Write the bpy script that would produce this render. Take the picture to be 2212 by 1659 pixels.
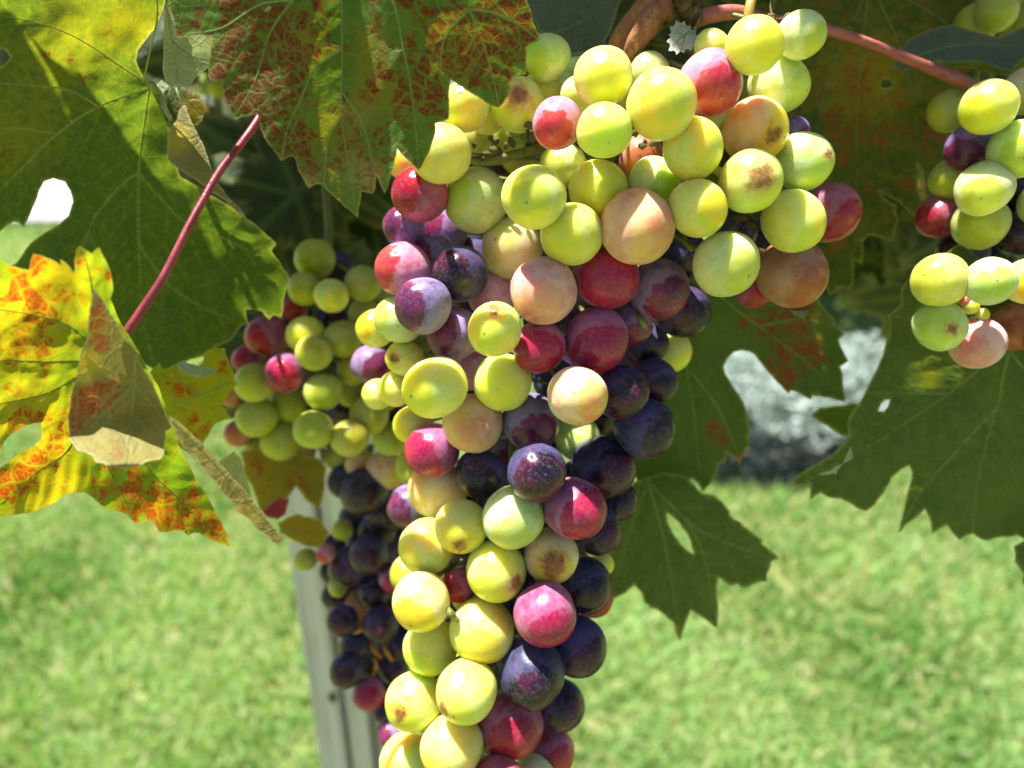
import bpy, bmesh, math, random
import numpy as np
from mathutils import Vector, Matrix, Euler, noise as mnoise
from mathutils.geometry import delaunay_2d_cdt

random.seed(7)
rng = np.random.default_rng(7)
for o in list(bpy.data.objects):
    bpy.data.objects.remove(o)
scene = bpy.context.scene
COL = scene.collection

# ------------------------------------------------------------------ camera, sky, sun, exposure
CAM = Vector((0.0, 0.0, 1.25))
PITCH = math.radians(24.0)
cam_data = bpy.data.cameras.new('camera')
cam_data.sensor_width = 36.0
cam_data.lens = 26.0
cam_data.clip_start = 0.01
cam_data.clip_end = 400.0
cam_data.dof.use_dof = True
cam_data.dof.focus_distance = 0.195
cam_data.dof.aperture_fstop = 8.2
cam = bpy.data.objects.new('camera', cam_data)
cam.location = CAM
cam.rotation_euler = (math.radians(90) - PITCH, 0, 0)
COL.objects.link(cam)
scene.camera = cam

SUN_TO = Vector((-0.27, 0.05, 0.96)).normalized()      # towards the sun
elev = math.asin(SUN_TO.z)
azim = math.atan2(SUN_TO.x, SUN_TO.y)
world = bpy.data.worlds.new('World')
scene.world = world
world.use_nodes = True
wn = world.node_tree
bg = wn.nodes['Background']
sky = wn.nodes.new('ShaderNodeTexSky')
sky.sky_type = 'NISHITA'
sky.sun_disc = False
sky.sun_elevation = elev
sky.sun_rotation = azim
wn.links.new(sky.outputs['Color'], bg.inputs['Color'])
bg.inputs['Strength'].default_value = 0.05
sd = bpy.data.lights.new('sun', 'SUN')
sd.energy = 5.0
sd.angle = math.radians(0.53)
sd.color = (1.0, 0.975, 0.93)
sun = bpy.data.objects.new('sun', sd)
sun.location = (0, 0, 5)
sun.rotation_euler = SUN_TO.to_track_quat('Z', 'Y').to_euler()
COL.objects.link(sun)
vs = scene.view_settings
vs.view_transform = 'Standard'
vs.look = 'None'
vs.exposure = 1.38
vs.gamma = 1.0
vs.use_curve_mapping = False
scene.cycles.use_denoising = True
scene.cycles.max_bounces = 10
scene.cycles.diffuse_bounces = 5
scene.cycles.transmission_bounces = 6

# ------------------------------------------------------------------ helpers
F = 26.0 / 36.0 * 2212.0
CX, CY = 1106.0, 829.5
R_ = Vector((1, 0, 0))
U_ = Vector((0, math.sin(PITCH), math.cos(PITCH)))
W_ = Vector((0, math.cos(PITCH), -math.sin(PITCH)))


def P(px, py, d):
    """the place that stands d metres into the picture on the line of sight px, py (2212 x 1659 grid)"""
    return CAM + d * ((px - CX) / F * R_ - (py - CY) / F * U_ + W_)


def Pn(px, py, d):
    px = np.asarray(px, float); py = np.asarray(py, float); d = np.asarray(d, float)
    x = (px - CX) / F; y = -(py - CY) / F
    out = np.empty((len(px), 3))
    for k in range(3):
        out[:, k] = CAM[k] + d * (x * R_[k] + y * U_[k] + W_[k])
    return out


def tag(o, label=None, cat=None, group=None, kind=None):
    if label: o['label'] = label
    if cat: o['category'] = cat
    if group: o['group'] = group
    if kind: o['kind'] = kind
    return o


def empty(name, loc):
    o = bpy.data.objects.new(name, None)
    o.empty_display_size = 0.02
    o.location = loc
    COL.objects.link(o)
    return o


def wloc(parent):
    v = Vector((0, 0, 0))
    while parent is not None:
        v += parent.location
        parent = parent.parent
    return v


def link(name, me, loc, parent=None, mat=None):
    o = bpy.data.objects.new(name, me)
    COL.objects.link(o)
    o.location = Vector(loc) - wloc(parent)
    if parent is not None:
        o.parent = parent
    if mat is not None and not me.materials:
        me.materials.append(mat)
    return o


def mesh_from(name, verts, faces, smooth=True):
    me = bpy.data.meshes.new(name)
    me.from_pydata([tuple(v) for v in verts], [], [tuple(f) for f in faces])
    me.update()
    if smooth:
        me.polygons.foreach_set('use_smooth', [True] * len(me.polygons))
    return me


def smooth_path(pts, n=6):
    """Catmull-Rom through points"""
    pts = [np.array(p, float) for p in pts]
    if len(pts) < 3:
        return [pts[0] + (pts[-1] - pts[0]) * t / n for t in range(n + 1)]
    ext = [2 * pts[0] - pts[1]] + pts + [2 * pts[-1] - pts[-2]]
    out = []
    for i in range(1, len(ext) - 2):
        p0, p1, p2, p3 = ext[i - 1:i + 3]
        for k in range(n):
            t = k / n
            out.append(0.5 * ((2 * p1) + (-p0 + p2) * t + (2 * p0 - 5 * p1 + 4 * p2 - p3) * t * t + (-p0 + 3 * p1 - 3 * p2 + p3) * t ** 3))
    out.append(pts[-1])
    return out


def tube(path, radii, sides=8, bump=0.0, cap=True):
    """verts, faces of a tube along world points"""
    n = len(path)
    path = [Vector(p) for p in path]
    V, Fc = [], []
    up = Vector((0.3, 0.2, 1)).normalized()
    for i, p in enumerate(path):
        t = (path[min(i + 1, n - 1)] - path[max(i - 1, 0)]).normalized()
        a = t.cross(up)
        if a.length < 1e-4:
            a = t.cross(Vector((1, 0, 0)))
        a.normalize()
        b = t.cross(a)
        r = float(radii[i] if hasattr(radii, '__len__') else radii)
        for s in range(sides):
            th = 2 * math.pi * s / sides
            rr = r * (1 + bump * mnoise.noise(Vector((p.x * 160 + math.cos(th) * 1.3, p.y * 160, p.z * 160 + math.sin(th) * 1.3))))
            V.append(p + rr * (math.cos(th) * a + math.sin(th) * b))
    for i in range(n - 1):
        for s in range(sides):
            s2 = (s + 1) % sides
            Fc.append((i * sides + s, i * sides + s2, (i + 1) * sides + s2, (i + 1) * sides + s))
    if cap:
        Fc.append(tuple(range(sides - 1, -1, -1)))
        Fc.append(tuple((n - 1) * sides + s for s in range(sides)))
    return V, Fc


def tube_obj(name, path, radii, mat, parent=None, sides=8, bump=0.0):
    V, Fc = tube(path, radii, sides, bump)
    path = [Vector(p) for p in path]
    c = sum(path, Vector()) / len(path)
    me = mesh_from(name, [v - c for v in V], Fc)
    return link(name, me, c, parent, mat)


# ------------------------------------------------------------------ materials
class NT:
    def __init__(self, name):
        self.m = bpy.data.materials.new(name)
        self.m.use_nodes = True
        self.t = self.m.node_tree
        for n in list(self.t.nodes):
            self.t.nodes.remove(n)
        self.out = self.t.nodes.new('ShaderNodeOutputMaterial')

    def n(self, kind, **kw):
        node = self.t.nodes.new(kind)
        for k, v in kw.items():
            setattr(node, k, v)
        return node

    def put(self, sock, v):
        if v is None:
            return
        if hasattr(v, 'is_output') or isinstance(v, bpy.types.NodeSocket):
            self.t.links.new(v, sock)
        else:
            if isinstance(v, (tuple, list)) and len(v) == 3 and sock.type == 'RGBA':
                v = (*v, 1.0)
            sock.default_value = v

    def math(self, op, a, b=None, c=None, clamp=False):
        n = self.n('ShaderNodeMath', operation=op, use_clamp=clamp)
        self.put(n.inputs[0], a); self.put(n.inputs[1], b)
        if c is not None: self.put(n.inputs[2], c)
        return n.outputs[0]

    def vmath(self, op, a, b=None, scale=None):
        n = self.n('ShaderNodeVectorMath', operation=op)
        self.put(n.inputs[0], a)
        if b is not None: self.put(n.inputs[1], b)
        if scale is not None: self.put(n.inputs['Scale'], scale)
        return n.outputs['Value'] if op in ('DOT_PRODUCT', 'LENGTH', 'DISTANCE') else n.outputs[0]

    def mix(self, f, a, b, blend='MIX'):
        n = self.n('ShaderNodeMix', data_type='RGBA', blend_type=blend)
        n.clamp_factor = True
        self.put(n.inputs[0], f); self.put(n.inputs[6], a); self.put(n.inputs[7], b)
        return n.outputs[2]

    def mixf(self, f, a, b):
        n = self.n('ShaderNodeMix', data_type='FLOAT')
        self.put(n.inputs[0], f); self.put(n.inputs[2], a); self.put(n.inputs[3], b)
        return n.outputs[0]

    def ramp(self, v, lo, hi, a=0.0, b=1.0):
        n = self.n('ShaderNodeMapRange', interpolation_type='SMOOTHSTEP')
        self.put(n.inputs[0], v); self.put(n.inputs[1], lo); self.put(n.inputs[2], hi)
        self.put(n.inputs[3], a); self.put(n.inputs[4], b)
        return n.outputs[0]

    def noise(self, vec, scale, detail=2.0, rough=0.5, w=None, dist=0.0):
        n = self.n('ShaderNodeTexNoise')
        if w is not None:
            n.noise_dimensions = '4D'
            self.put(n.inputs['W'], w)
        self.put(n.inputs['Vector'], vec)
        n.inputs['Scale'].default_value = scale
        n.inputs['Detail'].default_value = detail
        n.inputs['Roughness'].default_value = rough
        n.inputs['Distortion'].default_value = dist
        return n.outputs[0]

    def voro(self, vec, scale, feature='F1', rand=1.0):
        n = self.n('ShaderNodeTexVoronoi', feature=feature)
        self.put(n.inputs['Vector'], vec)
        n.inputs['Scale'].default_value = scale
        n.inputs['Randomness'].default_value = rand
        return n

    def attr(self, name, out='Fac', typ='GEOMETRY'):
        n = self.n('ShaderNodeAttribute', attribute_name=name, attribute_type=typ)
        return n.outputs[out]

    def bump(self, h, strength, dist):
        n = self.n('ShaderNodeBump')
        n.inputs['Strength'].default_value = strength
        n.inputs['Distance'].default_value = dist
        self.put(n.inputs['Height'], h)
        return n.outputs[0]

    def principled(self, col, rough=0.5, spec=0.5, normal=None):
        n = self.n('ShaderNodeBsdfPrincipled')
        self.put(n.inputs['Base Color'], col)
        self.put(n.inputs['Roughness'], rough)
        self.put(n.inputs['Specular IOR Level'], spec)
        if normal is not None: self.put(n.inputs['Normal'], normal)
        return n

    def mixs(self, f, a, b):
        n = self.n('ShaderNodeMixShader')
        self.put(n.inputs[0], f)
        self.t.links.new(a, n.inputs[1]); self.t.links.new(b, n.inputs[2])
        return n.outputs[0]

    def done(self, sh):
        self.t.links.new(sh, self.out.inputs[0])
        return self.m


def grape_material():
    t = NT('grape_skin')
    oi = t.n('ShaderNodeObjectInfo').outputs['Random']
    w = t.math('MULTIPLY', oi, 61.0)
    oc = t.n('ShaderNodeTexCoord').outputs['Object']
    nrm = t.vmath('NORMALIZE', oc)
    A = lambda nme, out: t.attr(nme, out, 'OBJECT')
    skin, skin2 = A('skin', 'Color'), A('skin_two', 'Color')
    bloom_c, bloom_a = A('bloom_colour', 'Color'), A('bloom', 'Fac')
    rub, spot, spot_s = A('rub', 'Fac'), A('spot', 'Vector'), A('spot_size', 'Fac')
    sep = t.n('ShaderNodeSeparateXYZ'); t.put(sep.inputs[0], nrm)
    nlow = t.noise(nrm, 1.1, 2.0, 0.5, w)
    nmid = t.noise(nrm, 3.2, 4.0, 0.6, w)
    nfine = t.noise(nrm, 34.0, 3.0, 0.65, w)
    nfib = t.noise(nrm, 9.0, 4.0, 0.7, w)
    col = t.mix(t.ramp(nlow, 0.42, 0.60), skin, skin2)
    # pale veins under the skin
    col = t.mix(t.math('MULTIPLY', t.ramp(nfib, 0.45, 0.75), 0.18), col, t.mix(0.55, col, (0.8, 0.75, 0.55)))
    # specks
    vo = t.voro(t.vmath('ADD', nrm, t.vmath('SCALE', (3.1, 7.7, 1.3), scale=w)), 4.6)
    cell = t.n('ShaderNodeSeparateXYZ'); t.put(cell.inputs[0], vo.outputs['Color'])
    size = t.math('MULTIPLY', t.math('POWER', cell.outputs[1], 5.0), 0.085)
    size = t.math('ADD', size, 0.025)
    speck = t.math('LESS_THAN', vo.outputs['Distance'], size)
    speck = t.math('MULTIPLY', speck, t.math('GREATER_THAN', cell.outputs[0], 0.42))
    speck = t.math('MULTIPLY', speck, A('specks', 'Fac'))
    # scar at the blossom end
    scar = t.math('MULTIPLY', t.ramp(sep.outputs[2], 0.9982, 0.9992), t.ramp(t.math('FRACT', t.math('MULTIPLY', oi, 13.7)), 0.3, 0.7))
    # russet blemish
    d = t.vmath('DISTANCE', nrm, spot)
    d = t.math('ADD', d, t.math('MULTIPLY', t.math('SUBTRACT', t.noise(nrm, 2.6, 5.0, 0.72, w), 0.5), 1.1))
    dn = t.math('DIVIDE', d, spot_s)
    halo = t.math('SUBTRACT', 1.0, t.ramp(dn, 0.5, 1.25))
    bl = t.math('SUBTRACT', 1.0, t.ramp(dn, 0.30, 0.80))
    col = t.mix(t.math('MULTIPLY', halo, 0.65), col, (0.62, 0.36, 0.02))
    blc = t.mix(t.ramp(nfib, 0.4, 0.62), (0.16, 0.035, 0.012), (0.40, 0.17, 0.03))
    col = t.mix(t.math('MULTIPLY', bl, 0.9), col, blc)
    col = t.mix(t.math('MULTIPLY', speck, 0.85), col, (0.05, 0.03, 0.008))
    col = t.mix(t.math('MULTIPLY', scar, 0.55), col, (0.06, 0.035, 0.012))
    # waxy bloom, rubbed off round the blossom end
    tip = t.math('ADD', sep.outputs[2], t.math('MULTIPLY', t.math('SUBTRACT', nmid, 0.5), 0.75))
    lo = t.math('SUBTRACT', 0.88, t.math('MULTIPLY', rub, 0.52))
    rubm = t.math('MULTIPLY', t.ramp(t.math('SUBTRACT', tip, lo), 0.0, 0.14), t.math('MULTIPLY', rub, 2.0, clamp=True))
    rubm = t.math('MULTIPLY', rubm, 0.92)
    bm = t.ramp(t.math('ADD', t.math('MULTIPLY', nmid, 0.9), t.math('MULTIPLY', nlow, 0.5)), 0.42, 0.84, 0.22, 1.15)
    bm = t.math('MULTIPLY', bm, t.math('SUBTRACT', 1.0, rubm))
    bm = t.math('MULTIPLY', bm, t.ramp(nfine, 0.32, 0.62, 0.70, 1.0))
    bm = t.math('MULTIPLY', bm, bloom_a, clamp=True)
    bm = t.math('MULTIPLY', bm, t.math('SUBTRACT', 1.0, t.math('MULTIPLY', bl, 0.75)))
    rough = t.mixf(bm, 0.17, 0.60)
    bmp = t.bump(t.math('SUBTRACT', t.math('ADD', t.math('MULTIPLY', nfine, 0.25), nmid), t.math('MULTIPLY', bl, t.math('ADD', nfib, 0.4))), 0.10, 0.12)
    p = t.principled(col, rough, 0.40, bmp)
    p.subsurface_method = 'RANDOM_WALK'
    t.put(p.inputs['Subsurface Weight'], A('flesh', 'Fac'))
    rad = t.vmath('ADD', t.vmath('SCALE', col, scale=1.0), (0.06, 0.03, 0.02))
    t.put(p.inputs['Subsurface Radius'], rad)
    p.inputs['Subsurface Scale'].default_value = 0.012
    dif = t.n('ShaderNodeBsdfDiffuse')
    t.put(dif.inputs['Color'], bloom_c)
    t.put(dif.inputs['Normal'], bmp)
    return t.done(t.mixs(bm, p.outputs[0], dif.outputs[0]))


def leaf_material(name, g1, g2, yellow=(0.40, 0.36, 0.03), red=(0.19, 0.018, 0.012), vein=(0.22, 0.30, 0.08),
                  rim=(0.45, 0.42, 0.16), net=0.35, netscale=3.2, gloss=0.35, trans=0.42, rough=0.48, dust=0.0,
                  tcol=None, seed=0.0, bumpk=0.6, speckle=0.25):
    t = NT(name)
    lp = t.attr('lp', 'Vector')
    v1, v2, ed = t.attr('v1'), t.attr('v2'), t.attr('ed')
    redw, yelw, dryw = t.attr('red'), t.attr('yel'), t.attr('dry')
    lps = t.vmath('ADD', lp, (seed * 3.7, seed * 1.9, 0))
    warp = t.n('ShaderNodeTexNoise'); t.put(warp.inputs['Vector'], lps); warp.inputs['Scale'].default_value = 2.2
    lw = t.vmath('ADD', lps, t.vmath('SCALE', warp.outputs['Color'], scale=0.35))
    n1 = t.noise(lps, 1.3, 4.0, 0.6)
    n2 = t.noise(lps, 5.0, 5.0, 0.68)
    n3 = t.noise(lps, 22.0, 4.0, 0.7)
    e1 = t.voro(lw, netscale, 'DISTANCE_TO_EDGE').outputs['Distance']
    e2 = t.voro(lw, netscale * 3.1, 'DISTANCE_TO_EDGE').outputs['Distance']
    l1 = t.math('SUBTRACT', 1.0, t.ramp(e1, 0.01, 0.075))
    l2 = t.math('SUBTRACT', 1.0, t.ramp(e2, 0.0, 0.10))
    nt = t.math('MAXIMUM', l1, t.math('MULTIPLY', l2, 0.55))
    col = t.mix(t.ramp(n1, 0.36, 0.66), g1, g2)
    col = t.mix(t.math('MULTIPLY', t.ramp(n2, 0.40, 0.70), speckle), col, t.mix(0.6, col, (0.03, 0.05, 0.012)))
    yv = t.math('ADD', yelw, t.math('MULTIPLY', t.math('SUBTRACT', n2, 0.5), 1.1))
    ym = t.math('MULTIPLY', t.ramp(yv, 0.18, 0.85), t.ramp(yelw, 0.0, 0.12))
    col = t.mix(ym, col, yellow)
    cellc = t.voro(lw, netscale * 1.5)
    cs = t.n('ShaderNodeSeparateXYZ'); t.put(cs.inputs[0], cellc.outputs['Color'])
    rv = t.math('ADD', redw, t.math('MULTIPLY', t.math('SUBTRACT', n2, 0.52), 1.5))
    rv = t.math('ADD', rv, t.math('MULTIPLY', t.math('SUBTRACT', cs.outputs[0], 0.5), 0.75))
    rm = t.math('MULTIPLY', t.ramp(rv, 0.36, 0.78), t.ramp(redw, 0.0, 0.12))
    keep = t.math('SUBTRACT', 1.0, t.math('MULTIPLY', t.math('MAXIMUM', v1, t.math('MULTIPLY', v2, 0.7)), 1.0), clamp=True)
    rm = t.math('MULTIPLY', rm, keep)
    rm2 = t.math('MULTIPLY', rm, t.math('SUBTRACT', 1.0, t.math('MULTIPLY', nt, 0.6)))
    rcol = t.mix(t.ramp(n3, 0.35, 0.68), red, t.mix(0.28, red, yellow))
    col = t.mix(t.math('MULTIPLY', rm2, 0.95), col, rcol)
    vm = t.math('MAXIMUM', t.math('MULTIPLY', v1, 0.85), t.math('MULTIPLY', v2, 0.55))
    vm = t.math('MAXIMUM', vm, t.math('MULTIPLY', nt, net))
    col = t.mix(vm, col, t.mix(t.math('MULTIPLY', ym, 0.55), vein, yellow))
    dryc = t.mix(t.ramp(n2, 0.4, 0.65), (0.40, 0.30, 0.18), (0.16, 0.08, 0.035))
    col = t.mix(t.math('MULTIPLY', dryw, t.ramp(n2, 0.25, 0.5)), col, dryc)
    col = t.mix(t.math('MULTIPLY', ed, 0.5), col, rim)
    if dust > 0:
        col = t.mix(t.math('MULTIPLY', t.ramp(n3, 0.35, 0.75), dust), col, (0.45, 0.46, 0.42))
    h = t.math('ADD', t.math('MULTIPLY', t.math('MAXIMUM', l1, t.math('MULTIPLY', l2, 0.5)), -0.6), t.math('MULTIPLY', n3, 0.45))
    b = t.bump(h, bumpk, 0.0006)
    p = t.principled(col, t.mixf(t.ramp(n3, 0.3, 0.7), rough - 0.06, rough + 0.14), gloss, b)
    tr = t.n('ShaderNodeBsdfTranslucent')
    tc = t.mix(1.0, col, tcol if tcol else (2.3, 2.1, 0.75), 'MULTIPLY')
    t.put(tr.inputs['Color'], tc)
    t.put(tr.inputs['Normal'], b)
    return t.done(t.mixs(trans, p.outputs[0], tr.outputs[0]))


def simple_mat(name, c1, c2, scale=40.0, rough=0.6, spec=0.4, bumpk=0.3, bdist=0.001, stretch=None, sss=0.0, c3=None):
    t = NT(name)
    oc = t.n('ShaderNodeTexCoord').outputs['Object']
    v = oc
    if stretch:
        mp = t.n('ShaderNodeMapping'); t.put(mp.inputs[0], oc); mp.inputs['Scale'].default_value = stretch; v = mp.outputs[0]
    a = t.noise(v, scale, 5.0, 0.62)
    b = t.noise(v, scale * 4.3, 4.0, 0.6)
    col = t.mix(t.ramp(a, 0.34, 0.68), c1, c2)
    if c3: col = t.mix(t.ramp(b, 0.52, 0.72), col, c3)
    nb = t.bump(t.math('ADD', a, t.math('MULTIPLY', b, 0.5)), bumpk, bdist)
    p = t.principled(col, rough, spec, nb)
    if sss:
        p.inputs['Subsurface Weight'].default_value = sss
        p.inputs['Subsurface Radius'].default_value = (1.0, 0.5, 0.25)
        p.inputs['Subsurface Scale'].default_value = 0.0015
    return t.done(p.outputs[0])


M_GRAPE = grape_material()
M_STEM = simple_mat('green_stalk', (0.14, 0.18, 0.035), (0.22, 0.22, 0.06), 160, 0.5, 0.4, sss=0.3, c3=(0.10, 0.05, 0.02))
M_PETIOLE = simple_mat('purple_stalk', (0.19, 0.022, 0.045), (0.28, 0.045, 0.06), 300, 0.40, 0.45, 0.4, 0.0006, (1, 1, 0.3), sss=0.35)
M_PINKSTEM = simple_mat('pink_stalk', (0.36, 0.085, 0.075), (0.46, 0.17, 0.11), 350, 0.42, 0.45, 0.5, 0.0006, (0.25, 1, 1), sss=0.35, c3=(0.25, 0.05, 0.04))
M_TENDRIL = simple_mat('yellow_tendril', (0.5, 0.36, 0.05), (0.42, 0.27, 0.05), 120, 0.45, 0.5, 0.2, sss=0.3)
M_CANE = simple_mat('ripening_cane', (0.30, 0.12, 0.06), (0.46, 0.22, 0.07), 330, 0.55, 0.35, 0.9, 0.0008, (1, 1, 0.3), c3=(0.14, 0.05, 0.035))
M_BRACT = simple_mat('dry_scale', (0.20, 0.15, 0.05), (0.07, 0.04, 0.02), 200, 0.8, 0.2, 0.8, 0.001)
M_DRY = simple_mat('withered_bits', (0.30, 0.30, 0.10), (0.10, 0.05, 0.02), 300, 0.7, 0.3, 0.8, 0.001)


# ------------------------------------------------------------------ lawn, shrubs, wall, post (the large structure)
def build_lawn():
    t = NT('lawn_soil')
    oc = t.n('ShaderNodeTexCoord').outputs['Object']
    a = t.noise(oc, 1.5, 5, 0.6); b = t.noise(oc, 60, 4, 0.6)
    col = t.mix(t.ramp(a, 0.35, 0.65), (0.13, 0.19, 0.045), (0.20, 0.21, 0.07))
    col = t.mix(t.ramp(b, 0.45, 0.75), col, (0.24, 0.22, 0.10))
    m = t.done(t.principled(col, 0.9, 0.2).outputs[0])
    nx, ny = 60, 60
    V, Fc = [], []
    for j in range(ny + 1):
        for i in range(nx + 1):
            x = -60 + 120 * i / nx; y = -20 + 120 * j / ny
            V.append((x, y, 0))
    for j in range(ny):
        for i in range(nx):
            k = j * (nx + 1) + i
            Fc.append((k, k + 1, k + nx + 2, k + nx + 1))
    me = mesh_from('lawn', V, Fc)
    o = link('lawn', me, (0, 0, 0), None, m)
    tag(o, 'bright sunlit mown lawn behind the vine', None, None, 'structure')

    # blades
    N = 150000
    u = rng.random(N)
    y = 0.55 + (7.5 - 0.55) * u ** 1.7
    x = (rng.random(N) - 0.5) * 2 * (0.55 + y * 0.78)
    h = 0.018 + 0.022 * rng.random(N)
    wd = 0.0022 + 0.0022 * rng.random(N) + 0.0007 * y
    clump = np.array([mnoise.noise(Vector((xx * 6.0, yy * 6.0, 0.3))) for xx, yy in zip(x, y)])
    clump2 = np.array([mnoise.noise(Vector((xx * 17.0, yy * 17.0, 4.3))) for xx, yy in zip(x, y)])
    h *= 1 + 0.5 * clump
    ang = rng.random(N) * 2 * math.pi
    lean = rng.random(N) * 1.3
    la = rng.random(N) * 2 * math.pi
    dx, dy = np.cos(ang) * wd, np.sin(ang) * wd
    tx, ty = np.cos(la) * lean * h, np.sin(la) * lean * h
    co = np.zeros((N, 4, 3))
    co[:, 0] = np.stack([x - dx, y - dy, np.zeros(N)], 1)
    co[:, 1] = np.stack([x + dx, y + dy, np.zeros(N)], 1)
    co[:, 2] = np.stack([x + dx * .8 + tx * .45, y + dy * .8 + ty * .45, h * 0.62], 1)
    co[:, 3] = np.stack([x + tx, y + ty, h], 1)
    me = bpy.data.meshes.new('grass')
    me.vertices.add(N * 4)
    me.vertices.foreach_set('co', co.reshape(-1))
    idx = (np.arange(N) * 4)[:, None] + np.array([0, 1, 2, 0, 2, 3])[None]
    me.loops.add(N * 6)
    me.loops.foreach_set('vertex_index', idx.reshape(-1).astype(np.int32))
    me.polygons.add(N * 2)
    me.polygons.foreach_set('loop_start', (np.arange(N * 2) * 3).astype(np.int32))
    me.update(calc_edges=True)
    clump3 = np.array([mnoise.noise(Vector((xx * 2.1, yy * 2.1, 9.3))) for xx, yy in zip(x, y)])
    hue = np.clip(0.5 + 1.1 * clump3 + 0.36 * clump + 0.16 * clump2 + 0.3 * (rng.random(N) - 0.5), 0, 1)
    dry = ((rng.random(N) < (0.13 + 0.24 * np.clip(clump2 + 0.1, 0, 1))) * 1.0)
    a1 = me.attributes.new('hue', 'FLOAT', 'POINT'); a1.data.foreach_set('value', np.repeat(hue, 4))
    a2 = me.attributes.new('dryness', 'FLOAT', 'POINT'); a2.data.foreach_set('value', np.repeat(dry, 4))
    t = NT('grass_blade')
    col = t.mix(t.attr('hue'), (0.11, 0.26, 0.045), (0.31, 0.47, 0.17))
    col = t.mix(t.math('MULTIPLY', t.attr('dryness'), 0.8), col, (0.52, 0.49, 0.28))
    p = t.principled(col, 0.5, 0.3)
    tr = t.n('ShaderNodeBsdfTranslucent'); t.put(tr.inputs['Color'], t.mix(1.0, col, (1.5, 1.5, 0.7), 'MULTIPLY'))
    m = t.done(t.mixs(0.35, p.outputs[0], tr.outputs[0]))
    o = link('grass', me, (0, 0, 0.004), None, m)
    tag(o, 'short green grass with dry straw blades covering the lawn', None, None, 'stuff')


def leaf_cloud(name, n, centre, rad, size, mat, parent, flat=0.0, seedv=1, shell=0.45):
    """many small folded leaves through a dome-shaped volume, one mesh"""
    r = np.random.default_rng(seedv)
    V, Fc = [], []
    for i in range(n):
        while True:
            d = r.normal(size=3); d /= np.linalg.norm(d)
            if d[2] > -0.35: break
        q = (shell + (1 - shell) * r.random() ** 0.6)
        lump = 1 + 0.38 * mnoise.noise(Vector(d * 2.6 + seedv * 3.1)) + 0.30 * mnoise.noise(Vector(d * 7.5 + seedv))
        p = np.array(centre) + d * np.array(rad) * q * lump
        p[2] = max(p[2], 0.02)
        a = r.normal(size=3); a /= np.linalg.norm(a)
        b = np.cross(a, d + 0.6 * r.normal(size=3)); b /= (np.linalg.norm(b) + 1e-9)
        s = size * (0.6 + 0.8 * r.random())
        c = np.cross(a, b)
        k = len(V)
        V += [p - a * s, p + b * s * 0.32 + c * s * .08, p + a * s, p - b * s * 0.32 + c * s * .08]
        Fc += [(k, k + 1, k + 2), (k, k + 2, k + 3)]
    c = Vector(centre)
    me = mesh_from(name, [Vector(v) - c for v in V], Fc, False)
    return link(name, me, c, parent, mat)


def foliage_mat(name, c1, c2, tr=0.25, rough=0.6):
    t = NT(name)
    oc = t.n('ShaderNodeTexCoord').outputs['Object']
    col = t.mix(t.ramp(t.noise(oc, 25, 4, 0.65), 0.35, 0.65), c1, c2)
    p = t.principled(col, rough, 0.25)
    ts = t.n('ShaderNodeBsdfTranslucent'); t.put(ts.inputs['Color'], t.mix(1.0, col, (1.3, 1.3, 0.7), 'MULTIPLY'))
    return t.done(t.mixs(tr, p.outputs[0], ts.outputs[0]))


def shrub(name, label, centre, rad, n, size, mat, seedv, group=None):
    root = empty(name, (centre[0], centre[1], 0))
    tag(root, label, 'shrub', group)
    f = leaf_cloud('foliage', n, centre, rad, size, mat, root, seedv=seedv)
    r = random.Random(seedv)
    V, Fc = [], []
    for k in range(9):
        a = r.random() * 6.28
        e = Vector((centre[0] + math.cos(a) * rad[0] * .6, centre[1] + math.sin(a) * rad[1] * .6, centre[2] + rad[2] * (0.2 + .5 * r.random())))
        s = Vector((centre[0] + math.cos(a) * .03, centre[1] + math.sin(a) * .03, 0))
        path = smooth_path([s, s.lerp(e, 0.5) + Vector((0, 0, .05)), e], 4)
        v, f2 = tube(path, [0.010 * (1 - .7 * i / len(path)) for i in range(len(path))], 5)
        b = len(V); V += v; Fc += [tuple(i + b for i in q) for q in f2]
    c = Vector((centre[0], centre[1], 0))
    me = mesh_from('branches', [v - c for v in V], Fc)
    link('branches', me, c, root, simple_mat('shrub_bark', (0.10, 0.07, 0.045), (0.16, 0.12, 0.08), 30))
    return root


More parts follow.
